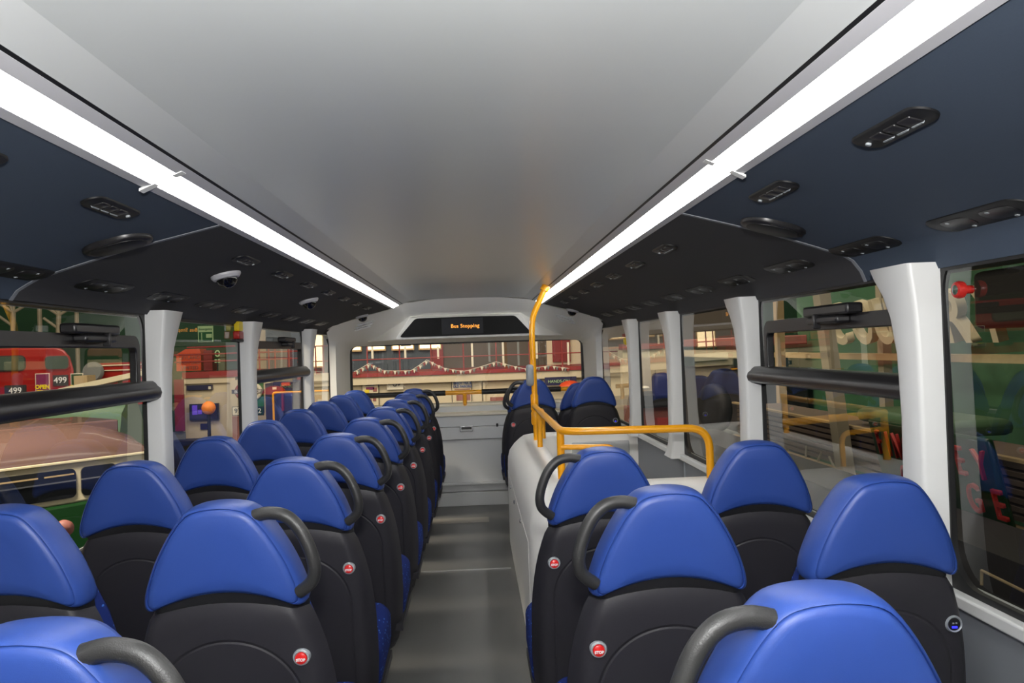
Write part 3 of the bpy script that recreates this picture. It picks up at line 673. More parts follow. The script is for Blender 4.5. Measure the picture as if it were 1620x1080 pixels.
# emergency hammers on the glass
p = atX(1525, 458, 1.19)
t = thing('emergency_hammer', 'round red emergency glass breaker on the near right window top', 'hammer', p)
MB().lathe([(.010, .02), (.011, .0), (.020, -.004), (.0215, -.014), (.019, -.021), (.013, -.023)], (0, 0, 0), (1, .0, 0), 20).build('breaker_rim', 'red_plastic', t)
MB().lathe([(.0135, -.018), (.0135, -.022), (.009, -.025), (.001, -.026)], (0, 0, 0), (1, 0, 0), 16).build('breaker_button', 'grey_glass', t)
for px, py, X, lab in ((374, 524, -1.335, 'yellow and red emergency hammer at the top of a left window'), (993, 530, 1.195, 'yellow and red emergency hammer at the top of a far right window')):
    p = atX(px, py, X); s = 1 if X > 0 else -1
    t = thing('emergency_hammer', lab, 'hammer', p)
    if s < 0:
        MB().box(0, .03, -.05, .03, -.0, .055).build('hammer_holder', 'hammer_yellow', t, bevel=.006); MB().box(.0, .035, -.07, .02, -.045, .0).build('hammer_head', 'red_plastic', t, bevel=.006)
        MB().box(.0, .035, -.12, .02, -.06, -.045).build('hammer_grip', 'rubber', t, bevel=.004)
    else:
        MB().box(-.03, 0, -.05, .04, -.075, -.02).build('hammer_holder', 'hammer_yellow', t, bevel=.014); MB().box(-.035, 0, -.07, .05, -.015, .012).build('hammer_head', 'red_plastic', t, bevel=.006)

# ------------------------------------------------------------------ the hall outside
GZ = -1.95                     # hall floor below the upper deck
def frame_of(px0, py0, px1, py1, Y):
    xm, ym = (px0 + px1) / 2, (py0 + py1) / 2
    return at(px0, ym, Y).x, at(px1, ym, Y).x, at(xm, py1, Y).z, at(xm, py0, Y).z
def plateY(px0, py0, px1, py1, Y, th=.05, mb=None):
    x0, x1, z0, z1 = frame_of(px0, py0, px1, py1, Y)
    return (mb or MB()).box(x0, x1, Y, Y + th, z0, z1)
def frame_X(px0, py0, px1, py1, X):
    a, b = atX(px0, (py0 + py1) / 2, X), atX(px1, (py0 + py1) / 2, X); xm = (px0 + px1) / 2
    return a.y, b.y, atX(xm, py1, X).z, atX(xm, py0, X).z
def solo(name, label, cat, mb, m, group=None, **k): return tag(mb.build(name, m, **k), label, cat, group)
struct('trim_%d' % tn, MB().box(-22, 14, -6, 32, GZ - .1, GZ), 'ext_ground', 'dark hall floor outside the bus', 'floor'); tn += 1
struct('wall_back', MB().box(-22, 14, 31, 31.2, GZ, 9), 'green_wall', 'green painted wall at the back of the hall', 'wall')
struct('wall_hall_left', MB().box(-22.2, -22, -6, 31, GZ, 9), 'green_wall', 'green painted wall along the left of the hall', 'wall')
struct('wall_hall_right', MB().box(5.3, 5.5, -2, 12.6, GZ, 7), 'green_wall', 'green painted wall along the right of the hall', 'wall')

# --- front: mezzanine with red rail, bunting and posters (22 m away)
FY = 22.0
zb = at(740, 590, FY).z; zt = at(740, 594, FY).z
x0, x1 = at(470, 600, FY).x, at(1010, 600, FY).x
t = thing('mezzanine', 'cream mezzanine front with red floor edge seen through the windscreen', 'balcony', (0, FY, GZ))
g = lambda mb: rel(t, mb)
za, zc_, zd = at(740, 591, FY).z, at(740, 603, FY).z, at(740, 585, FY).z
g(MB().box(x0, x1, FY, FY + 4, za, zd)).build('floor_edge', 'rail_red', t)
g(MB().box(x0, x1, FY + .05, FY + 4, zc_, za)).build('fascia', 'cream_wall', t)
g(MB().box(x0, x1, FY + .25, FY + .5, GZ, zc_)).build('lower_wall', 'cream_wall', t)
for px in (762, 766): 
    a = at(px, 640, FY).x; g(MB().box(a - .05, a + .05, FY + .2, FY + .3, GZ, zc_)).build('pilaster', 'cream_wall', t)
t2 = thing('balcony_rail', 'thin red balcony rail with uprights above the cream mezzanine', 'railing', (0, FY, zd))
zr0, zr1 = at(740, 539.5, FY).z, at(740, 563.5, FY).z
for zz in (zr0, zr1): rel(t2, MB().tube([(x0, FY + .1, zz), (x1, FY + .1, zz)], .016, 8)).build('rail', 'rail_red', t2)
for px in (498, 510, 530, 580, 631.5, 681.5, 733, 785, 838, 890, 945, 985):
    a = at(px, 560, FY).x; rel(t2, MB().tube([(a, FY + .1, zd), (a, FY + .1, zr0)], .02, 8)).build('upright', 'rail_red', t2)
# bunting
t3 = thing('bunting', 'string of small red and white flags along the balcony', 'bunting', (0, FY, zd))
peaks = [(560, 588), (583, 575), (606, 586), (650, 586), (675, 569), (702, 582), (735, 587), (785, 572), (830, 583), (870, 578), (905, 583)]
pts = []
for (xa, ya), (xb, yb) in zip(peaks, peaks[1:]):
    for k in range(8):
        f = k / 8; sag = .5 * math.sin(PI * f); pts.append(at(xa + (xb - xa) * f, ya + (yb - ya) * f + sag, FY - .05))
rel(t3, MB().tube(pts, .008, 5)).build('string', 'white_ext', t3)
for k in range(0, len(pts) - 1):
    p = pts[k]; q = pts[k + 1]
    rel(t3, MB().prism([(0, 0), (.085, 0), (.04, -.11)], lambda a, b: (p.x + a, FY - .055, p.z + b), lambda a, b: (p.x + a, FY - .045, p.z + b))).build('flag', 'rail_red' if k % 3 == 0 else ('white_ext' if k % 3 == 1 else 'grey_ext'), t3)
# back wall of the mezzanine and its lit shop windows
BYY = 24.8
struct('trim_%d' % tn, plateY(420, 470, 681, 588, BYY, .2), 'teal_dark', 'dark blue grey wall at the back of the mezzanine', 'wall'); tn += 1
struct('trim_%d' % tn, plateY(681, 470, 864, 588, BYY, .2), 'brown_dark', 'dark brown panel wall at the back of the mezzanine', 'wall'); tn += 1
struct('trim_%d' % tn, plateY(864, 470, 1010, 588, BYY, .2), 'cream_wall', 'cream wall section at the back of the mezzanine', 'wall'); tn += 1
struct('trim_%d' % tn, plateY(874, 530, 902, 572, BYY - .1, .1), 'deep_red', 'dark red doorway panel on the mezzanine', 'panel'); tn += 1
struct('trim_%d' % tn, plateY(683, 470, 700, 588, BYY - .1, .1), 'deep_red', 'dark red column on the mezzanine', 'panel'); tn += 1
for k, (a, b, c, d) in enumerate([(553, 540, 572, 556), (580, 535, 610, 555), (619, 535, 655, 554), (662, 533, 698, 553), (480, 528, 512, 582)]):
    lab = ['lit sign at the far left edge of the windscreen', 'lit white and red sign, first full one in the windscreen', 'lit white sign with dark marks, middle of the mezzanine row', 'lit pinkish sign, rightmost of the mezzanine row', 'tall lit display seen through the front left side window'][k]
    s_ = thing('lit_sign', lab, 'sign', at((a + b) / 2, (c + d) / 2, BYY - .2) if False else at((a + c) / 2, (b + d) / 2, BYY - .15))
    rel(s_, plateY(a, b, c, d, BYY - .15, .1)).build('sign_box', 'wood', s_)
    rel(s_, plateY(a + 2, b + 2, c - 2, d - 2.5, BYY - .18, .03)).build('lit_face', 'lit_window', s_)
    if k in (1, 3): rel(s_, plateY(a + 9, b + 3, c - 6, d - 8, BYY - .2, .02)).build('red_mark', 'rail_red', s_)
    if k == 2: rel(s_, plateY(a + 15, b + 4, c - 5, d - 7, BYY - .2, .02)).build('dark_mark', 'dark_print', s_)
for k, (px, ya, yb, m) in enumerate([(589, 548, 567, 'white_ext'), (641, 548, 567, 'white_ext'), (693, 548, 567, 'white_ext'), (747, 540, 580, 'white_ext'), (774, 538, 572, 'grey_ext'), (796, 541, 578, 'white_ext'), (820, 538, 578, 'grey_ext'), (849, 540, 567, 'white_ext'), (899, 541, 577, 'white_ext')]):
    solo('banner', 'narrow hanging pale banner above the mezzanine, %s from the left' % ORD[k], 'banner', plateY(px - 1.6, ya, px + 1.6, yb, FY + .09, .03), m, 'hanging banners over the mezzanine')
# posters on the cream wall
PY = FY + .16
def poster(px0, py0, px1, py1, label, bits, frame='dark_print', Y=PY + .03):
    c = at((px0 + px1) / 2, (py0 + py1) / 2, Y); p_ = thing('poster', label, 'poster', c)
    rel(p_, plateY(px0, py0, px1, py1, Y, .05)).build('poster_frame', frame, p_)
    rel(p_, plateY(px0 + 1, py0 + 1, px1 - 1, py1 - 1, Y - .02, .03)).build('sheet', 'cream_wall', p_)
    for k, (a, b, c_, d, m) in enumerate(bits): rel(p_, plateY(a, b, c_, d, Y - .04, .02)).build('print', m, p_)
    return p_
poster(573, 605, 600, 668, 'framed poster with small pictures behind the left front seats', [(579, 612, 592, 616, 'poster_pink'), (590, 613, 596, 619, 'brown_print'), (577, 616, 584, 621, 'poster_yellow'), (583, 631, 588, 636, 'brown_print'), (590, 629, 595, 634, 'brown_print'), (578, 609.5, 592, 610.3, 'dark_print')])
pp = poster(715, 602, 747, 668, 'framed poster with blue heading behind the centre of the windscreen bar', [(722, 622, 744, 633, 'brown_print'), (719, 615, 744, 616, 'brown_print')])
for s_, py in (('ENJOY TEA &', 606), ('OLD PARCELS', 611)):
    c = at(731.5, py, PY - .03); lettering(s_, .085, 'blue_print', c - pp.location, pp, extrude=.005, bold=.004)
# direction sign with arrow, ring and bar
c = at(624, 608, PY - .02); t = thing('direction_sign', 'pale sign with black ring and arrow on the cream wall', 'sign', c)
rel(t, plateY(612, 601.5, 638, 616, PY, .03)).build('sign_plate', 'white_ext', t)
rel(t, plateY(614, 606.6, 632, 608, PY - .03, .02)).build('arrow_bar', 'dark_print', t)
q = at(634, 607, PY - .03) - t.location
MB().prism([(0, 0), (-.07, .055), (-.07, -.055)], lambda a, b: (q.x + a, q.y, q.z + b), lambda a, b: (q.x + a, q.y + .02, q.z + b)).build('arrow_head', 'dark_print', t)
q2 = at(624.5, 607.2, PY - .03) - t.location
MB().tube([(q2.x + .055 * math.cos(a), q2.y, q2.z + .055 * math.sin(a)) for a in (2 * PI * k / 20 for k in range(21))], .011, 6).build('ring', 'dark_print', t)
# open doorway, banner and red canopy at the right end
solo('display_cabinet', 'dark brown cabinet below the mezzanine beside the right front seats', 'cabinet', plateY(776, 629, 800, 646, FY - .3, .4), 'brown_print')
c = at(888, 603, PY - .25); t = thing('wall_banner', 'dark banner with letters HANDS-ON below the mezzanine', 'banner', c)
rel(t, plateY(862, 596, 912, 609, PY - .25, .05)).build('banner_cloth', 'navy_sign', t)
q = at(884, 603, PY - .27) - t.location; lettering('HANDS-ON', .115, 'sign_pale', q, t, extrude=.004)
p = at(902, 608, FY - 1.2); t = thing('canopy', 'red domed canopy top at the right end of the windscreen', 'canopy', p)
MB().lathe([(.33, -.14), (.31, -.05), (.24, .04), (.12, .095), (.001, .11)], (0, 0, 0), (0, 0, 1), 24).build('canopy_top', 'orange_red', t, smooth=60)
MB().tube([(0, 0, GZ - p.z), (0, 0, 0)], .03, 8).build('canopy_post', 'steel_beige', t)

# --- left: kiosk wall with screen (24 m)
LYY = 24.0
t = thing('kiosk', 'cream walled museum kiosk with red roof edge seen through the left windows', 'kiosk', (at(330, 650, LYY).x, LYY, GZ))
g = lambda mb: rel(t, mb)
g(plateY(290, 595, 372, 760, LYY, 2.0)).build('kiosk_wall', 'cream_wall', t)
g(plateY(288, 586, 470, 595.5, LYY - .15, 2.2)).build('red_roof_edge', 'rail_red', t)
g(plateY(290, 596, 372, 606, LYY - .1, .2)).build('fascia', 'cream_wall', t)
g(plateY(366, 600, 430, 760, LYY - .3, 1.5)).build('side_wall', 'cream_wall', t)
c = at(315, 613, LYY - .1); t = thing('name_board', 'dark purple name board above the screen on the cream kiosk', 'sign', c)
rel(t, plateY(295, 609, 336, 617, LYY - .1, .08)).build('board', 'navy_sign', t); rel(t, plateY(329.5, 611, 333.5, 615.5, LYY - .12, .02)).build('board_mark', 'white_ext', t)
c = at(322, 651, LYY - .2); t = thing('wall_screen', 'wall mounted screen with purple picture behind the orange ball', 'screen', c)
rel(t, plateY(299.5, 638.5, 345, 664.5, LYY - .2, .12)).build('screen_case', 'dark_ext', t); rel(t, plateY(302, 640, 343, 662, LYY - .22, .02)).build('screen_panel', 'navy_sign', t)
for a, b, c_, d in ((304, 641, 312, 656), (313, 648, 319, 655)): rel(t, plateY(a, b, c_, d, LYY - .235, .015)).build('picture', 'purple', t)
c = at(330, 645, 16.0); t = thing('ball_lamp', 'orange ball on a black post in front of the kiosk screen', 'beacon', (c.x, c.y, GZ)); h = c.z - GZ
MB().lathe([(.001, -.135)] + [(.135 * math.cos(a), .135 * math.sin(a)) for a in (-PI / 2 + PI * k / 14 for k in range(1, 14))] + [(.001, .135)], (0, 0, h), (0, 0, 1), 28).build('ball', 'orange', t, smooth=80)
pole = MB().tube([(0, 0, 0), (0, 0, h - .1)], .035, 10).build('pole', 'dark_ext', t)
solo('kiosk_notice', 'small dark notice on the cream kiosk below the screen', 'notice', plateY(317, 670, 328, 679, LYY - .06, .05), 'navy_sign')
solo('cloth_banner', 'tall crimson banner at the left edge of the kiosk', 'banner', plateY(276, 600, 291, 682, LYY - .7, .06), 'crimson')
solo('notice_board', 'black and white notice board below the crimson banner', 'notice', plateY(272, 683, 293, 696, LYY - .6, .06), 'grey_ext')
solo('dark_counter', 'long dark counter in front of the cream kiosk', 'counter', plateY(268, 697, 366, 790, LYY - 1.2, .8), 'dark_ext')
# orange red sign box with lettering
c = at(300, 578, LYY + 1.2); t = thing('maker_sign', 'orange red sign box with pale lettering above the kiosk', 'sign', c)
rel(t, plateY(279, 560, 318, 586.5, LYY + 1.2, .6)).build('sign_box', 'orange_red', t)
x0_, x1_, z0_, z1_ = frame_of(279, 552, 318, 560, LYY + 1.2)
rel(t, MB().prism([(x0_, z0_), (x1_, z0_), (x1_ - .05, z1_), (x0_ + .28, z1_)], lambda a, b: (a, LYY + 1.2, b), lambda a, b: (a, LYY + 1.8, b))).build('sign_roof', 'orange_red', t)
for s_, py in (('LEYLAND', 565.5), ('MOTORS', 573.5), ('LIMITED', 581.5)):
    q = at(300, py, LYY + 1.18) - t.location; lettering(s_, .15, 'brown_print', q, t, extrude=.01)
solo('brick_tower', 'dark red patterned tower block model beside the orange sign', 'model', plateY(322, 554, 336, 586, LYY + 1.0, .4), 'deep_red')
t = thing('kiosk_rail', 'thin red guard rail on top of the cream kiosk', 'railing', at(330, 586, LYY))
for py, a, b in ((549, 296, 372), (561, 276, 480), (572.5, 276, 480)):
    q0, q1 = at(a, py + .7, LYY), at(b, py - .7, LYY); rel(t, MB().tube([q0, (q1.x, q1.y, q0.z)], .025, 8)).build('rail', 'rail_red', t)
for px in (411, 426, 436, 458):
    q0 = at(px, 590, LYY); rel(t, MB().tube([q0, (q0.x, q0.y, q0.z + .85)], .025, 8)).build('upright', 'rail_red', t)
# emergency sign on the green wall
c = at(325, 528, 30.9); t = thing('exit_sign', 'green and white emergency exit sign on the green back wall', 'sign', c)
rel(t, plateY(313, 515.5, 337, 541, 30.93, .06)).build('sign_plate', 'sign_pale', t); rel(t, plateY(314.5, 525, 335.5, 540, 30.90, .03)).build('green_field', 'sign_green', t)
rel(t, plateY(326, 528, 335, 534, 30.88, .02)).build('pale_field', 'sign_pale', t); rel(t, plateY(318.5, 526, 319.5, 539, 30.88, .02)).build('door_line', 'sign_pale', t)
q = at(325, 520.3, 30.90) - t.location; lettering('Emergency', .115, 'sign_green', q, t, extrude=.006)
c = at(344, 560, LYY + .8); t = thing('stop_flag', 'green and white bus stop flag with ring above the kiosk', 'sign', c)
rel(t, plateY(339, 552, 349, 574, LYY + .8, .05)).build('flag_plate', 'bus_green', t); rel(t, plateY(343, 574, 345, 588, LYY + .8, .05)).build('flag_post', 'dark_ext', t)
q = at(344, 559, LYY + .76) - t.location
MB().tube([(q.x + .065 * math.cos(a), q.y, q.z + .085 * math.sin(a)) for a in (2 * PI * k / 20 for k in range(21))], .022, 6).build('ring', 'sign_pale', t)
for a in (339.6, 344.6): rel(t, plateY(a, 568, a + 3.4, 573.5, LYY + .76, .03)).build('number_tab', 'sign_pale', t)
# roundel bus stop signs either side of the second pillar
def roundel(px, py, r, Y, ring, bar, label, txt, plate=None):
    c = at(px, py, Y); t = thing('bus_stop_sign', label, 'sign', c)
    if plate: rel(t, plateY(*plate[:4], Y + .03, .05)).build('sign_plate', plate[4], t)
    MB().tube([(r * .78 * math.cos(a), 0, r * .78 * math.sin(a)) for a in (2 * PI * k / 28 for k in range(29))], r * .22, 8).build('ring', ring, t)
    MB().tube([(0, .1, GZ - c.z), (0, .1, 0)], .03, 8).build('sign_post', 'dark_ext', t)
    MB().box(-r * 1.25, r * 1.25, -.07, -.03, -r * .24, r * .24).build('name_bar', bar, t)
    lettering(txt, r * .42, 'white_print', (0, -.075, 0), t, extrude=.004)
roundel(385, 619, .25, LYY - 1.0, 'rail_red', 'navy_sign', 'red ring bus stop sign partly behind the second left pillar', 'BUS STOP')
roundel(401, 619, .25, LYY - 1.6, 'white_ext', 'navy_sign', 'white ring bus stop sign on green plate beyond the second left pillar', 'BUS STOP', (394, 606, 417, 654, 'sign_green'))
for px, w_, s_, m1, m2, lab in ((376, 10, '97', 'white_ext', 'dark_print', 'white plate with route number under the red ring sign'), (408, 10, '12', 'bus_green', 'white_print', 'green plate with route number 12 beyond the second left pillar')):
    c = at(px, 650, LYY - 1.9); t = thing('route_plate', lab, 'sign', c)
    rel(t, plateY(px - 9, 643, px + 9, 657, LYY - 1.9, .04)).build('plate_frame', 'dark_print', t); rel(t, plateY(px - 8, 644, px + 8, 656, LYY - 1.93, .03)).build('plate', m1, t)
    q = at(px, 650, LYY - 1.95) - t.location; lettering(s_, .19, m2, q, t, extrude=.006)
solo('pink_panel', 'dull pink panel below the white route number plate', 'panel', plateY(368, 658, 385, 720, LYY - 1.5, .1), 'brown_print')
# dark doorway with yellow pole (another bus platform)
t = thing('platform_bus', 'dark blue bus platform with yellow rail beyond the third left window', 'bus', at(440, 660, 17))
rel(t, plateY(421, 606, 462, 720, 17, 2)).build('platform_body', 'navy_sign', t)
q0, q1, q2 = at(434, 690, 16.7), at(434, 621, 16.7), at(520, 618, 16.7)
rel(t, MB().tube(fillet([q0, (q0.x, q0.y, q1.z), (q2.x, q0.y, q1.z)], .05), .022, 8)).build('yellow_rail', 'yellow', t)
rel(t, plateY(445, 605, 458, 610, 16.9, .1)).build('orange_edge', 'orange_red', t); rel(t, plateY(445, 610, 448, 650, 16.9, .1)).build('crimson_upright', 'crimson', t)
rel(t, plateY(431, 612, 437, 616, 16.9, .05)).build('pale_mark', 'white_ext', t)
struct('trim_%d' % tn, plateY(410, 500, 428, 541, 27, .2), 'cream_wall', 'cream wall block high beyond the third left window', 'wall'); tn += 1
struct('trim_%d' % tn, plateY(440, 520, 463, 590, 28, .2), 'brown_dark', 'dark brown panel beyond the third left window', 'wall'); tn += 1
struct('trim_%d' % tn, plateY(395, 500, 470, 640, 29, .2), 'cream_wall', 'cream wall at the back beyond the third left window', 'wall'); tn += 1
solo('pale_board', 'grey white board beyond the front left side window', 'board', plateY(478, 590, 552, 602, FY - .05, .045), 'white_ext')

# --- left: red double decker, red trolley, green roof, steel trusses
RYY = 19.0
rx0, rx1, rz0, rz1 = frame_of(-120, 551, 118, 690, RYY)
t = thing('red_bus', 'old red bus with 499 route blinds beyond the nearest left window', 'bus', ((rx0 + rx1) / 2, RYY, GZ))
g = lambda mb: rel(t, mb)
prof = [(rx0, GZ + .3), (rx1 - .0, GZ + .3), (rx1, rz1 - .55), (rx1 - .08, rz1 - .25), (rx1 - .22, rz1 - .07), (rx1 - .42, rz1), (rx0, rz1)]
g(MB().prism(prof, lambda a, b: (a, RYY, b), lambda a, b: (a - 2.3, RYY + 3.5, b))).build('body', 'bus_red', t, bevel=.05, segs=3)
def win(px0, py0, px1, py1, Y, m, nm, rr=.05, frm=None):
    a, b, c, d = frame_of(px0, py0, px1, py1, Y); poly = rrect(a, b, c, d, rr, 4)
    return g(MB().prism(poly, lambda u, v: (u, Y, v), lambda u, v: (u, Y + .04, v))).build(nm, m, t)
win(-60, 563, 40, 588, RYY - .03, 'dark_print', 'window_frame', .12); win(-58, 564.5, 38, 586, RYY - .05, 'grey_glass', 'window', .10)
win(69, 561, 110, 585.5, RYY - .03, 'rail_red', 'window_frame', .12); win(71, 563, 108, 583.5, RYY - .05, 'grey_glass', 'window', .09)
for cx, cy, w_, h_ in ((24, 618, 17, 9), (95.5, 601.5, 12, 8.5)):
    win(cx - w_, cy - h_, cx + w_, cy + h_, RYY - .03, 'dark_print', 'route_blind', .02)
    q = at(cx, cy, RYY - .04) - t.location; lettering('499', .20, 'white_print', q, t, extrude=.005)
for a, b in ((57, 77), (113, 130)):
    win(a - 1, 590.5, b + 1, 625, RYY - .03, 'white_ext', 'poster_border', .005); win(a, 591.5, b, 625, RYY - .045, 'poster_pink' if a < 100 else 'bus_green', 'poster_sheet', .005)
    for s_, py, sz in (('OPEN', 612, .125), ('TODAY', 619, .07)):
        q = at((a + b) / 2, py, RYY - .05) - t.location; lettering(s_, sz, 'poster_yellow', q, t, extrude=.004, bold=.006)
t = thing('red_trailer', 'long low red vehicle side with two pale stripes beyond the left hopper window', 'vehicle', at(195, 600, 20.5))
rel(t, plateY(155, 573, 238, 640, 20.5, .5)).build('side_panel', 'bus_red', t)
for py in (576, 584): rel(t, plateY(158, py, 238, py + 1.6, 20.46, .03)).build('stripe', 'bus_cream', t)
c = at(147, 588, 20.2); t = thing('wheel', 'grey round wheel standing beside the red trailer', 'wheel', c)
MB().lathe([(.22, -.08), (.25, -.02), (.25, .06), (.1, .08), (.001, .08)], (0, 0, 0), (0, 1, 0), 24).build('tyre', 'grey_ext', t)
solo('cream_awning', 'pale cream sloping board beyond the left hopper window', 'board', MB().obox(at(170, 603, 17), (.85, 0, .16), (0, .3, 0), (-.02, 0, .05)).tube([(at(190, 603, 17).x, 17, GZ), at(190, 603, 17)], .05, 8), 'bus_cream')
solo('timber_block', 'orange timber box beside the grey wheel', 'box', plateY(119, 594, 140, 760, 18.2, .4), 'wood')
def strut(mb, a, b, r, Y): return mb.tube([at(*a, Y), at(*b, Y)], r, 8)
TY = 26.0
for k, dx in enumerate((0, 72)):
    mb = MB(); base = (21 + dx, 494 + (4 if dx else 0)); t = thing('steel_truss', 'branching pale steel roof truss beyond the left window, %s' % ('nearer the rear' if k == 0 else 'above the hopper latch'), 'truss', at(base[0], base[1], TY))
    q_ = at(base[0] - 1, base[1] + 36, TY); rel(t, MB().tube([(q_.x, q_.y, GZ), q_, at(base[0], base[1], TY)], .075, 8)).build('trunk', 'steel_beige', t)
    for ex, ey in ((-19, -12), (-7, -16), (1, -16), (28, -16)):
        rel(t, MB().tube([at(base[0], base[1], TY), at(base[0] + ex, base[1] + ey, TY)], .05, 8)).build('branch', 'steel_beige', t)
    rel(t, MB().tube([at(base[0] + 12, base[1] - 9, TY), at(base[0] + 9, base[1] - 18, TY)], .04, 8)).build('branch', 'steel_beige', t)
    rel(t, MB().tube([at(base[0] - 24, base[1] + 5, TY), at(base[0] - 3, base[1] + 20, TY)], .045, 8)).build('branch', 'steel_beige', t)
for k, px in enumerate((64.5, 123)):
    q = at(px, 560, TY + .5); solo('steel_column', 'slim pale steel column beyond the left window, %s' % ('left of the two' if k == 0 else 'behind the hopper latch'), 'column', MB().tube([(q.x, q.y, GZ), (q.x, q.y, 6)], .07, 8), 'steel_beige')
c = at(90, 655, 12.0)
t = thing('green_van', 'pale green vehicle roof behind the maroon roofed bus', 'vehicle', (c.x, 12.0, GZ))
zt_ = at(150, 640, 12).z - GZ; a0, a1 = at(-80, 650, 12).x - c.x, at(188, 650, 12).x - c.x
rings = [[(x, y0_ * .9, z) for y0_, z in ((0, 0.2), (0, zt_ - .5), (.1, zt_ - .15), (.3, zt_), (.7, zt_ + .02), (1.0, zt_ - .4), (1.0, .2))] for x in (a0, a1)]
MB().loft(rings).build('van_body', 'roof_green', t, smooth=60)
# vintage bus with maroon roof, cream window band, green side
VD = Vector((math.sin(math.radians(42)), math.cos(math.radians(42)), 0)); VN = Vector((-VD.y, VD.x, 0))      # along, away
t = thing('vintage_bus', 'vintage bus with maroon roof, cream window band and green side', 'bus', (0, 0, 0)); 
O_ = at(60, 740, 7.6); O_.z = GZ; t.location = O_; t.rotation_euler = (0, 0, math.atan2(VD.y, VD.x))
zl = at(60, 738, 7.6).z - GZ; zwin0 = at(60, 797, 7.6).z - GZ; zroof = at(60, 676, 7.75).z - GZ; zg = at(60, 805, 7.6).z - GZ
def ux(px):      # distance along the bus side for an image column at the window line
    d = ray(px, 760); n = VN; k = (O_ - Vector((0, 0, EYE))).dot(n) / (Vector(d).dot(n)); return (Vector(d) * k - (O_ - Vector((0, 0, EYE)))).dot(VD)
uend = ux(246)
def roofring(u, s, dz): 
    pts = [(0, zl), (.02, zl + .12), (.10, zl + (zroof - zl) * .55), (.28, zl + (zroof - zl) * .86), (.6, zroof), (1.1, zroof + .03), (1.6, zroof), (2.1, zl + .2), (2.2, zl)]
    return [(u, y, zl + (z - zl) * s) for y, z in pts]
MB().loft([roofring(-6, 1, 0), roofring(uend - .75, 1, 0), roofring(uend - .5, .95, 0), roofring(uend - .3, .82, 0), roofring(uend - .12, .58, 0), roofring(uend, .2, 0)]).build('roof', 'bus_maroon', t, smooth=60)
MB().box(-6, uend, .02, 2.2, zg, zl).build('window_band', 'bus_cream', t, bevel=.02)
MB().box(-6, uend + .02, .0, 2.2, .35, zg).build('lower_body', 'bus_green', t, bevel=.03)
MB().box(-6, uend + .02, -.01, .03, zl - .006, zl + .02).build('gutter', 'bus_cream', t, bevel=.006)
MB().box(-6, uend - .16, .45, 1.5, zroof - .30, zroof - .01).build('roof_box', 'bus_maroon', t, bevel=.02)
def vwin(pa, pb, nm='window'):
    a, b = ux(pa), ux(pb); poly = rrect(a, b, zwin0 + .01, zl - .06, .05, 5)
    MB().prism(poly, lambda u, v: (u, -.0, v), lambda u, v: (u, .05, v)).build(nm, 'dark_glass', t)
    MB().box(a, b, -.012, .0, zwin0 + (zl - zwin0) * .48, zwin0 + (zl - zwin0) * .52).build('window_bar', 'chrome', t)
vwin(-120, 120.5); vwin(129, 185); vwin(-500, -140)
for a, b in ((-120, 60), (70, 117)): MB().box(ux(a), ux(b), -.006, .0, zwin0 + (zl - zwin0) * .66, zwin0 + (zl - zwin0) * .70).build('inner_rail', 'wood', t)
q = atX(102, 838, -1.75) if False else at(101, 836, 5.6); 
t = thing('post_lamp', 'small brown round lamp below the maroon roofed bus', 'lamp', q); MB().lathe([(.001, -.06), (.05, -.04), (.062, 0), (.05, .04), (.001, .06)], (0, 0, 0), (1, -.5, .2), 16).build('lamp_body', 'brown_print', t, smooth=70)
MB().tube([(0, .03, 0), (0, .06, GZ - q.z)], .02, 8).build('lamp_stem', 'dark_ext', t)

# --- right: green wall with letters, timber beam, struts, slats
GX = 4.35
TILT = math.radians(13)
ydir = Vector((0, -1, 0)); updir = Vector((-math.sin(TILT), 0, math.cos(TILT)))
def wallword(word, pxs, py_top, py_bot, X, size, m, t, depth=.07):
    pass
t = thing('wall_lettering', 'large cream dimensional letters spelling COUNTRY on the green wall', 'sign', atX(1450, 540, GX))
zb_ = atX(1512, 545, GX).z; base = {'C': 1337, 'O': 1377, 'U': 1412, 'N': 1440, 'T': 1478, 'R': 1526, 'Y': 1585}
for ch, px in base.items():
    yy = atX(px, 545, GX).y; hh = .48
    lettering(ch, .68, 'letter_cream', Vector((GX - .5 * hh * math.sin(TILT), yy, zb_ + .5 * hh * math.cos(TILT))) - t.location, t, ydir, updir, 'letter', xs=.86, extrude=.045, bold=.010)
a = atX(1150, 555, GX + .1); b = atX(1640, 575, GX + .1)
zz = atX(1300, 562.5, GX + .1).z
solo('timber_beam', 'long pale timber beam running below the cream letters', 'beam', MB().box(GX + .05, GX + .2, 2.6, 12, zz - .035, zz + .035), 'wood')
def bar_between(a, b, r, mb=None): return (mb or MB()).tube([a, b], r, 8)
q = atX(1233, 560, 3.9)
solo('timber_post', 'orange timber post beyond the right hopper window', 'post', MB().box(3.86, 3.96, q.y - .05, q.y + .05, GZ, 3), 'wood')
solo('leaning_strut', 'pale leaning steel strut beyond the right hopper window', 'strut', MB().obox((atX(1296, 440, 3.08) + atX(1345, 800, 3.08)) / 2, (atX(1296, 440, 3.08) - atX(1345, 800, 3.08)) / 2, (.05, 0, 0), (0, .07, 0)), 'steel_beige')
q = atX(1395, 620, 4.6); solo('wall_post', 'pale upright post on the green wall beside the white pillar', 'post', MB().box(4.6, 4.7, q.y - .06, q.y + .06, GZ, 4), 'steel_beige')
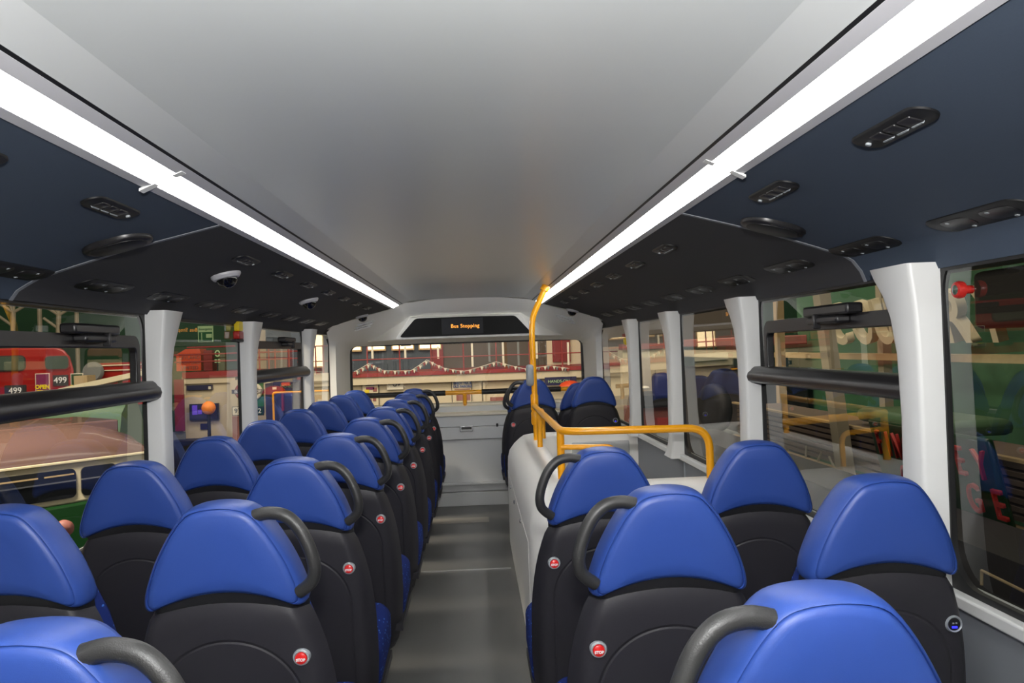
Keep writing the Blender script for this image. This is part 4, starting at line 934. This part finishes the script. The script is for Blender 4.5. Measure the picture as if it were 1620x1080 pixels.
# stacked brown slats parallel to the bus
t = thing('slat_stack', 'stack of long brown slats lying on a rack beyond the right window', 'planks', atX(1300, 700, 3.2))
z0 = atX(1300, 668, 3.2).z
for k in range(7):
    rel(t, MB().box(3.2, 3.75, 4.0, 9.5, z0 - .052 * k - .036, z0 - .052 * k)).build('slat', 'slat', t, bevel=.004)
rel(t, MB().box(3.17, 3.22, 3.9, 9.6, z0 - .40, z0 - .375)).build('lower_edge', 'wood', t); rel(t, MB().box(3.17, 3.22, 3.9, 9.6, z0 + .01, z0 + .03)).build('upper_edge', 'wood', t)
t = thing('rack_frame', 'thin pale rack frame with crossed braces under the brown slats', 'rack', atX(1310, 760, 3.2))
for a, b in (((1270, 735), (1345, 768)), ((1276, 705), (1274, 735)), ((1300, 715), (1290, 738)), ((1312, 722), (1328, 758)), ((1328, 726), (1326, 762)), ((1292, 770), (1302, 760))):
    rel(t, bar_between(atX(*a, 3.2), atX(*b, 3.2), .012)).build('brace', 'steel_beige', t)
solo('pale_carton', 'grey carton lying low below the rack frame', 'carton', MB().obox(atX(1306, 790, 3.25), (.12, .1, 0), (-.1, .25, 0), (0, 0, .1)), 'grey_ext')
solo('green_tarpaulin', 'pale green cover lying on top of the brown slats', 'cover', MB().box(3.4, 3.9, 5.5, 6.9, z0 + .03, z0 + .15), 'roof_green', bevel=.05)
# FINCHLEY GARAGE letters
t = thing('garage_sign', 'dark green sign board with red letters FINCHLEY GARAGE outside the right window', 'sign', atX(1450, 740, 3.0))
SX = 3.0
q0 = atX(1376, 664, SX); q1 = atX(1562, 700, SX)
yb0, yb1 = atX(1562, 740, SX).y, atX(1372, 700, SX).y
zc1 = atX(1530, 733, SX).z; zc2 = atX(1545, 795, SX).z
def tilted(y0, y1, z0, z1, X, th):
    mb = MB(); zm = zc1; f = lambda z: X - (z - zm) * math.tan(TILT)
    return mb.loft([[(f(z0), y0, z0), (f(z0), y1, z0), (f(z1), y1, z1), (f(z1), y0, z1)], [(f(z0) + th, y0, z0), (f(z0) + th, y1, z0), (f(z1) + th, y1, z1), (f(z1) + th, y0, z1)]])
rel(t, tilted(yb0, yb1, zc2 - .16, zc1 + .17, SX + .04, .05)).build('sign_board', 'bus_green', t, bevel=.02)
def row(word, pxs, py, z):
    for ch, px in zip(word, pxs):
        yy = atX(px, py, SX).y
        lettering(ch, .27, 'letter_red', Vector((SX - (z - zc1) * math.tan(TILT), yy, z)) - t.location, t, ydir, updir, 'letter', xs=.40 + .34 * (px - 1389) / 160, extrude=.010, bold=.0)
row('FINCHLEY', [1393, 1407, 1421, 1437, 1456, 1480, 1519, 1552], 735, zc1)
row('GARAGE', [1424, 1442, 1460, 1482, 1530, 1568], 795, zc2)
# dark roller, bar imitating a reflection, dark boards and thin frame near the right end
q = atX(1590, 470, 3.9); solo('roller_shutter', 'dark roller box outside the near right window', 'shutter', MB().box(3.95, 4.2, 2.0, atX(1537, 470, 3.95).y, 1.50, 1.95), 'dark_ext', bevel=.05)
solo('strip_reflection', 'added pale bar above the dark roller, imitating the reflected light strip', 'fascia', MB().box(3.9, 4.1, 2.2, 6.2, 1.98, 2.04), 'wood')  # added bar in place of the light strip mirrored in the glass
t = thing('board_stack', 'stack of dark boards low outside the near right window', 'planks', atX(1600, 790, 3.4))
zq = atX(1600, 760, 3.4).z
for k in range(5): rel(t, MB().box(3.4, 3.9, 2.2, 3.85, zq - .06 * k - .04, zq - .06 * k)).build('board', 'slat', t, bevel=.004)
solo('low_platform', 'brown wooden platform edge below the garage sign', 'platform', MB().box(2.5, 2.95, 2.0, 9.6, GZ, atX(1540, 850, 2.6).z), 'dark_print')
t = thing('pale_frame', 'thin pale frame low outside the nearest right window', 'frame', atX(1590, 920, 2.0))  # two thin pale bars low outside the window
for a, b in (((1553, 902), (1640, 945)), ((1553, 902), (1553, 925))): rel(t, bar_between(atX(*a, 2.0), atX(*b, 2.0), .006)).build('frame_bar', 'wood', t)
# objects further forward on the right
t = thing('display_vehicle', 'dark vehicle side with ring imitating a reflected seat beyond the stairwell windows', 'vehicle', atX(1130, 640, 4.2))
q = atX(1130, 645, 3.7); y0_ = atX(1180, 600, 4.2).y; y1_ = atX(1085, 600, 4.2).y
rel(t, MB().box(4.2, 5.2, y0_, y1_ + 1.0, GZ + .5, atX(1130, 585, 4.2).z)).build('vehicle_side', 'dark_ext', t, bevel=.05)
rel(t, MB().box(4.15, 4.3, y0_, y1_ + 1.0, atX(1130, 566, 4.2).z, atX(1130, 553, 4.2).z)).build('roof_edge', 'bus_cream', t, bevel=.02)
rel(t, MB().box(4.1, 5.2, y0_, y1_ + 1.0, atX(1130, 548, 4.2).z, atX(1130, 535, 4.2).z)).build('roof_band', 'brown_print', t, bevel=.02)
rel(t, MB().lathe([(.16, -.10), (.30, -.11), (.37, -.06), (.38, 0), (.37, .06), (.30, .11), (.16, .10)], q, (1, .35, 0), 32)).build('reflected_seat_ring', 'black_ext', t, smooth=60)  # black ring stands in for a dark seat mirrored in the glass
solo('pale_plinth', 'pale grey plinth under the dark ring', 'plinth', MB().box(3.2, 4.08, q.y - 1.2, q.y + 1.0, GZ, q.z - .40), 'grey_ext')
RYY2 = 14.5
t = thing('exhibit_stand', 'cream exhibit stand with dark table and red counter beyond the far right windows', 'exhibit', at(1025, 640, RYY2))
rel(t, plateY(985, 553, 1062, 565, RYY2 - .2, .5)).build('canopy_band', 'bus_cream', t); rel(t, plateY(985, 543, 1062, 552, RYY2 - .25, .4)).build('slatted_top', 'brown_print', t)
rel(t, plateY(985, 565, 1062, 640, RYY2 + .8, .2)).build('back_panel', 'cream_wall', t)
rel(t, plateY(1008, 622, 1062, 645, RYY2 - .3, .8)).build('dark_table', 'dark_ext', t, bevel=.04)
rel(t, plateY(1010, 611, 1028, 616, RYY2 - .3, .3)).build('white_model', 'white_ext', t, bevel=.03)
rel(t, plateY(1000, 645, 1062, 672, RYY2 - .1, .8)).build('cream_front', 'brown_print', t); rel(t, plateY(1040, 661, 1066, 674, RYY2 - .3, .3)).build('red_counter', 'rail_red', t)
rel(t, plateY(1036, 590, 1060, 630, RYY2 - .35, .3)).build('seat_reflection_block', 'navy_sign', t, bevel=.06)  # navy block imitates the blue seats reflected in the window
struct('trim_%d' % tn, plateY(930, 440, 1200, 545, 20, .2), 'brown_dark', 'brown grey hall wall beyond the far right windows', 'wall'); tn += 1
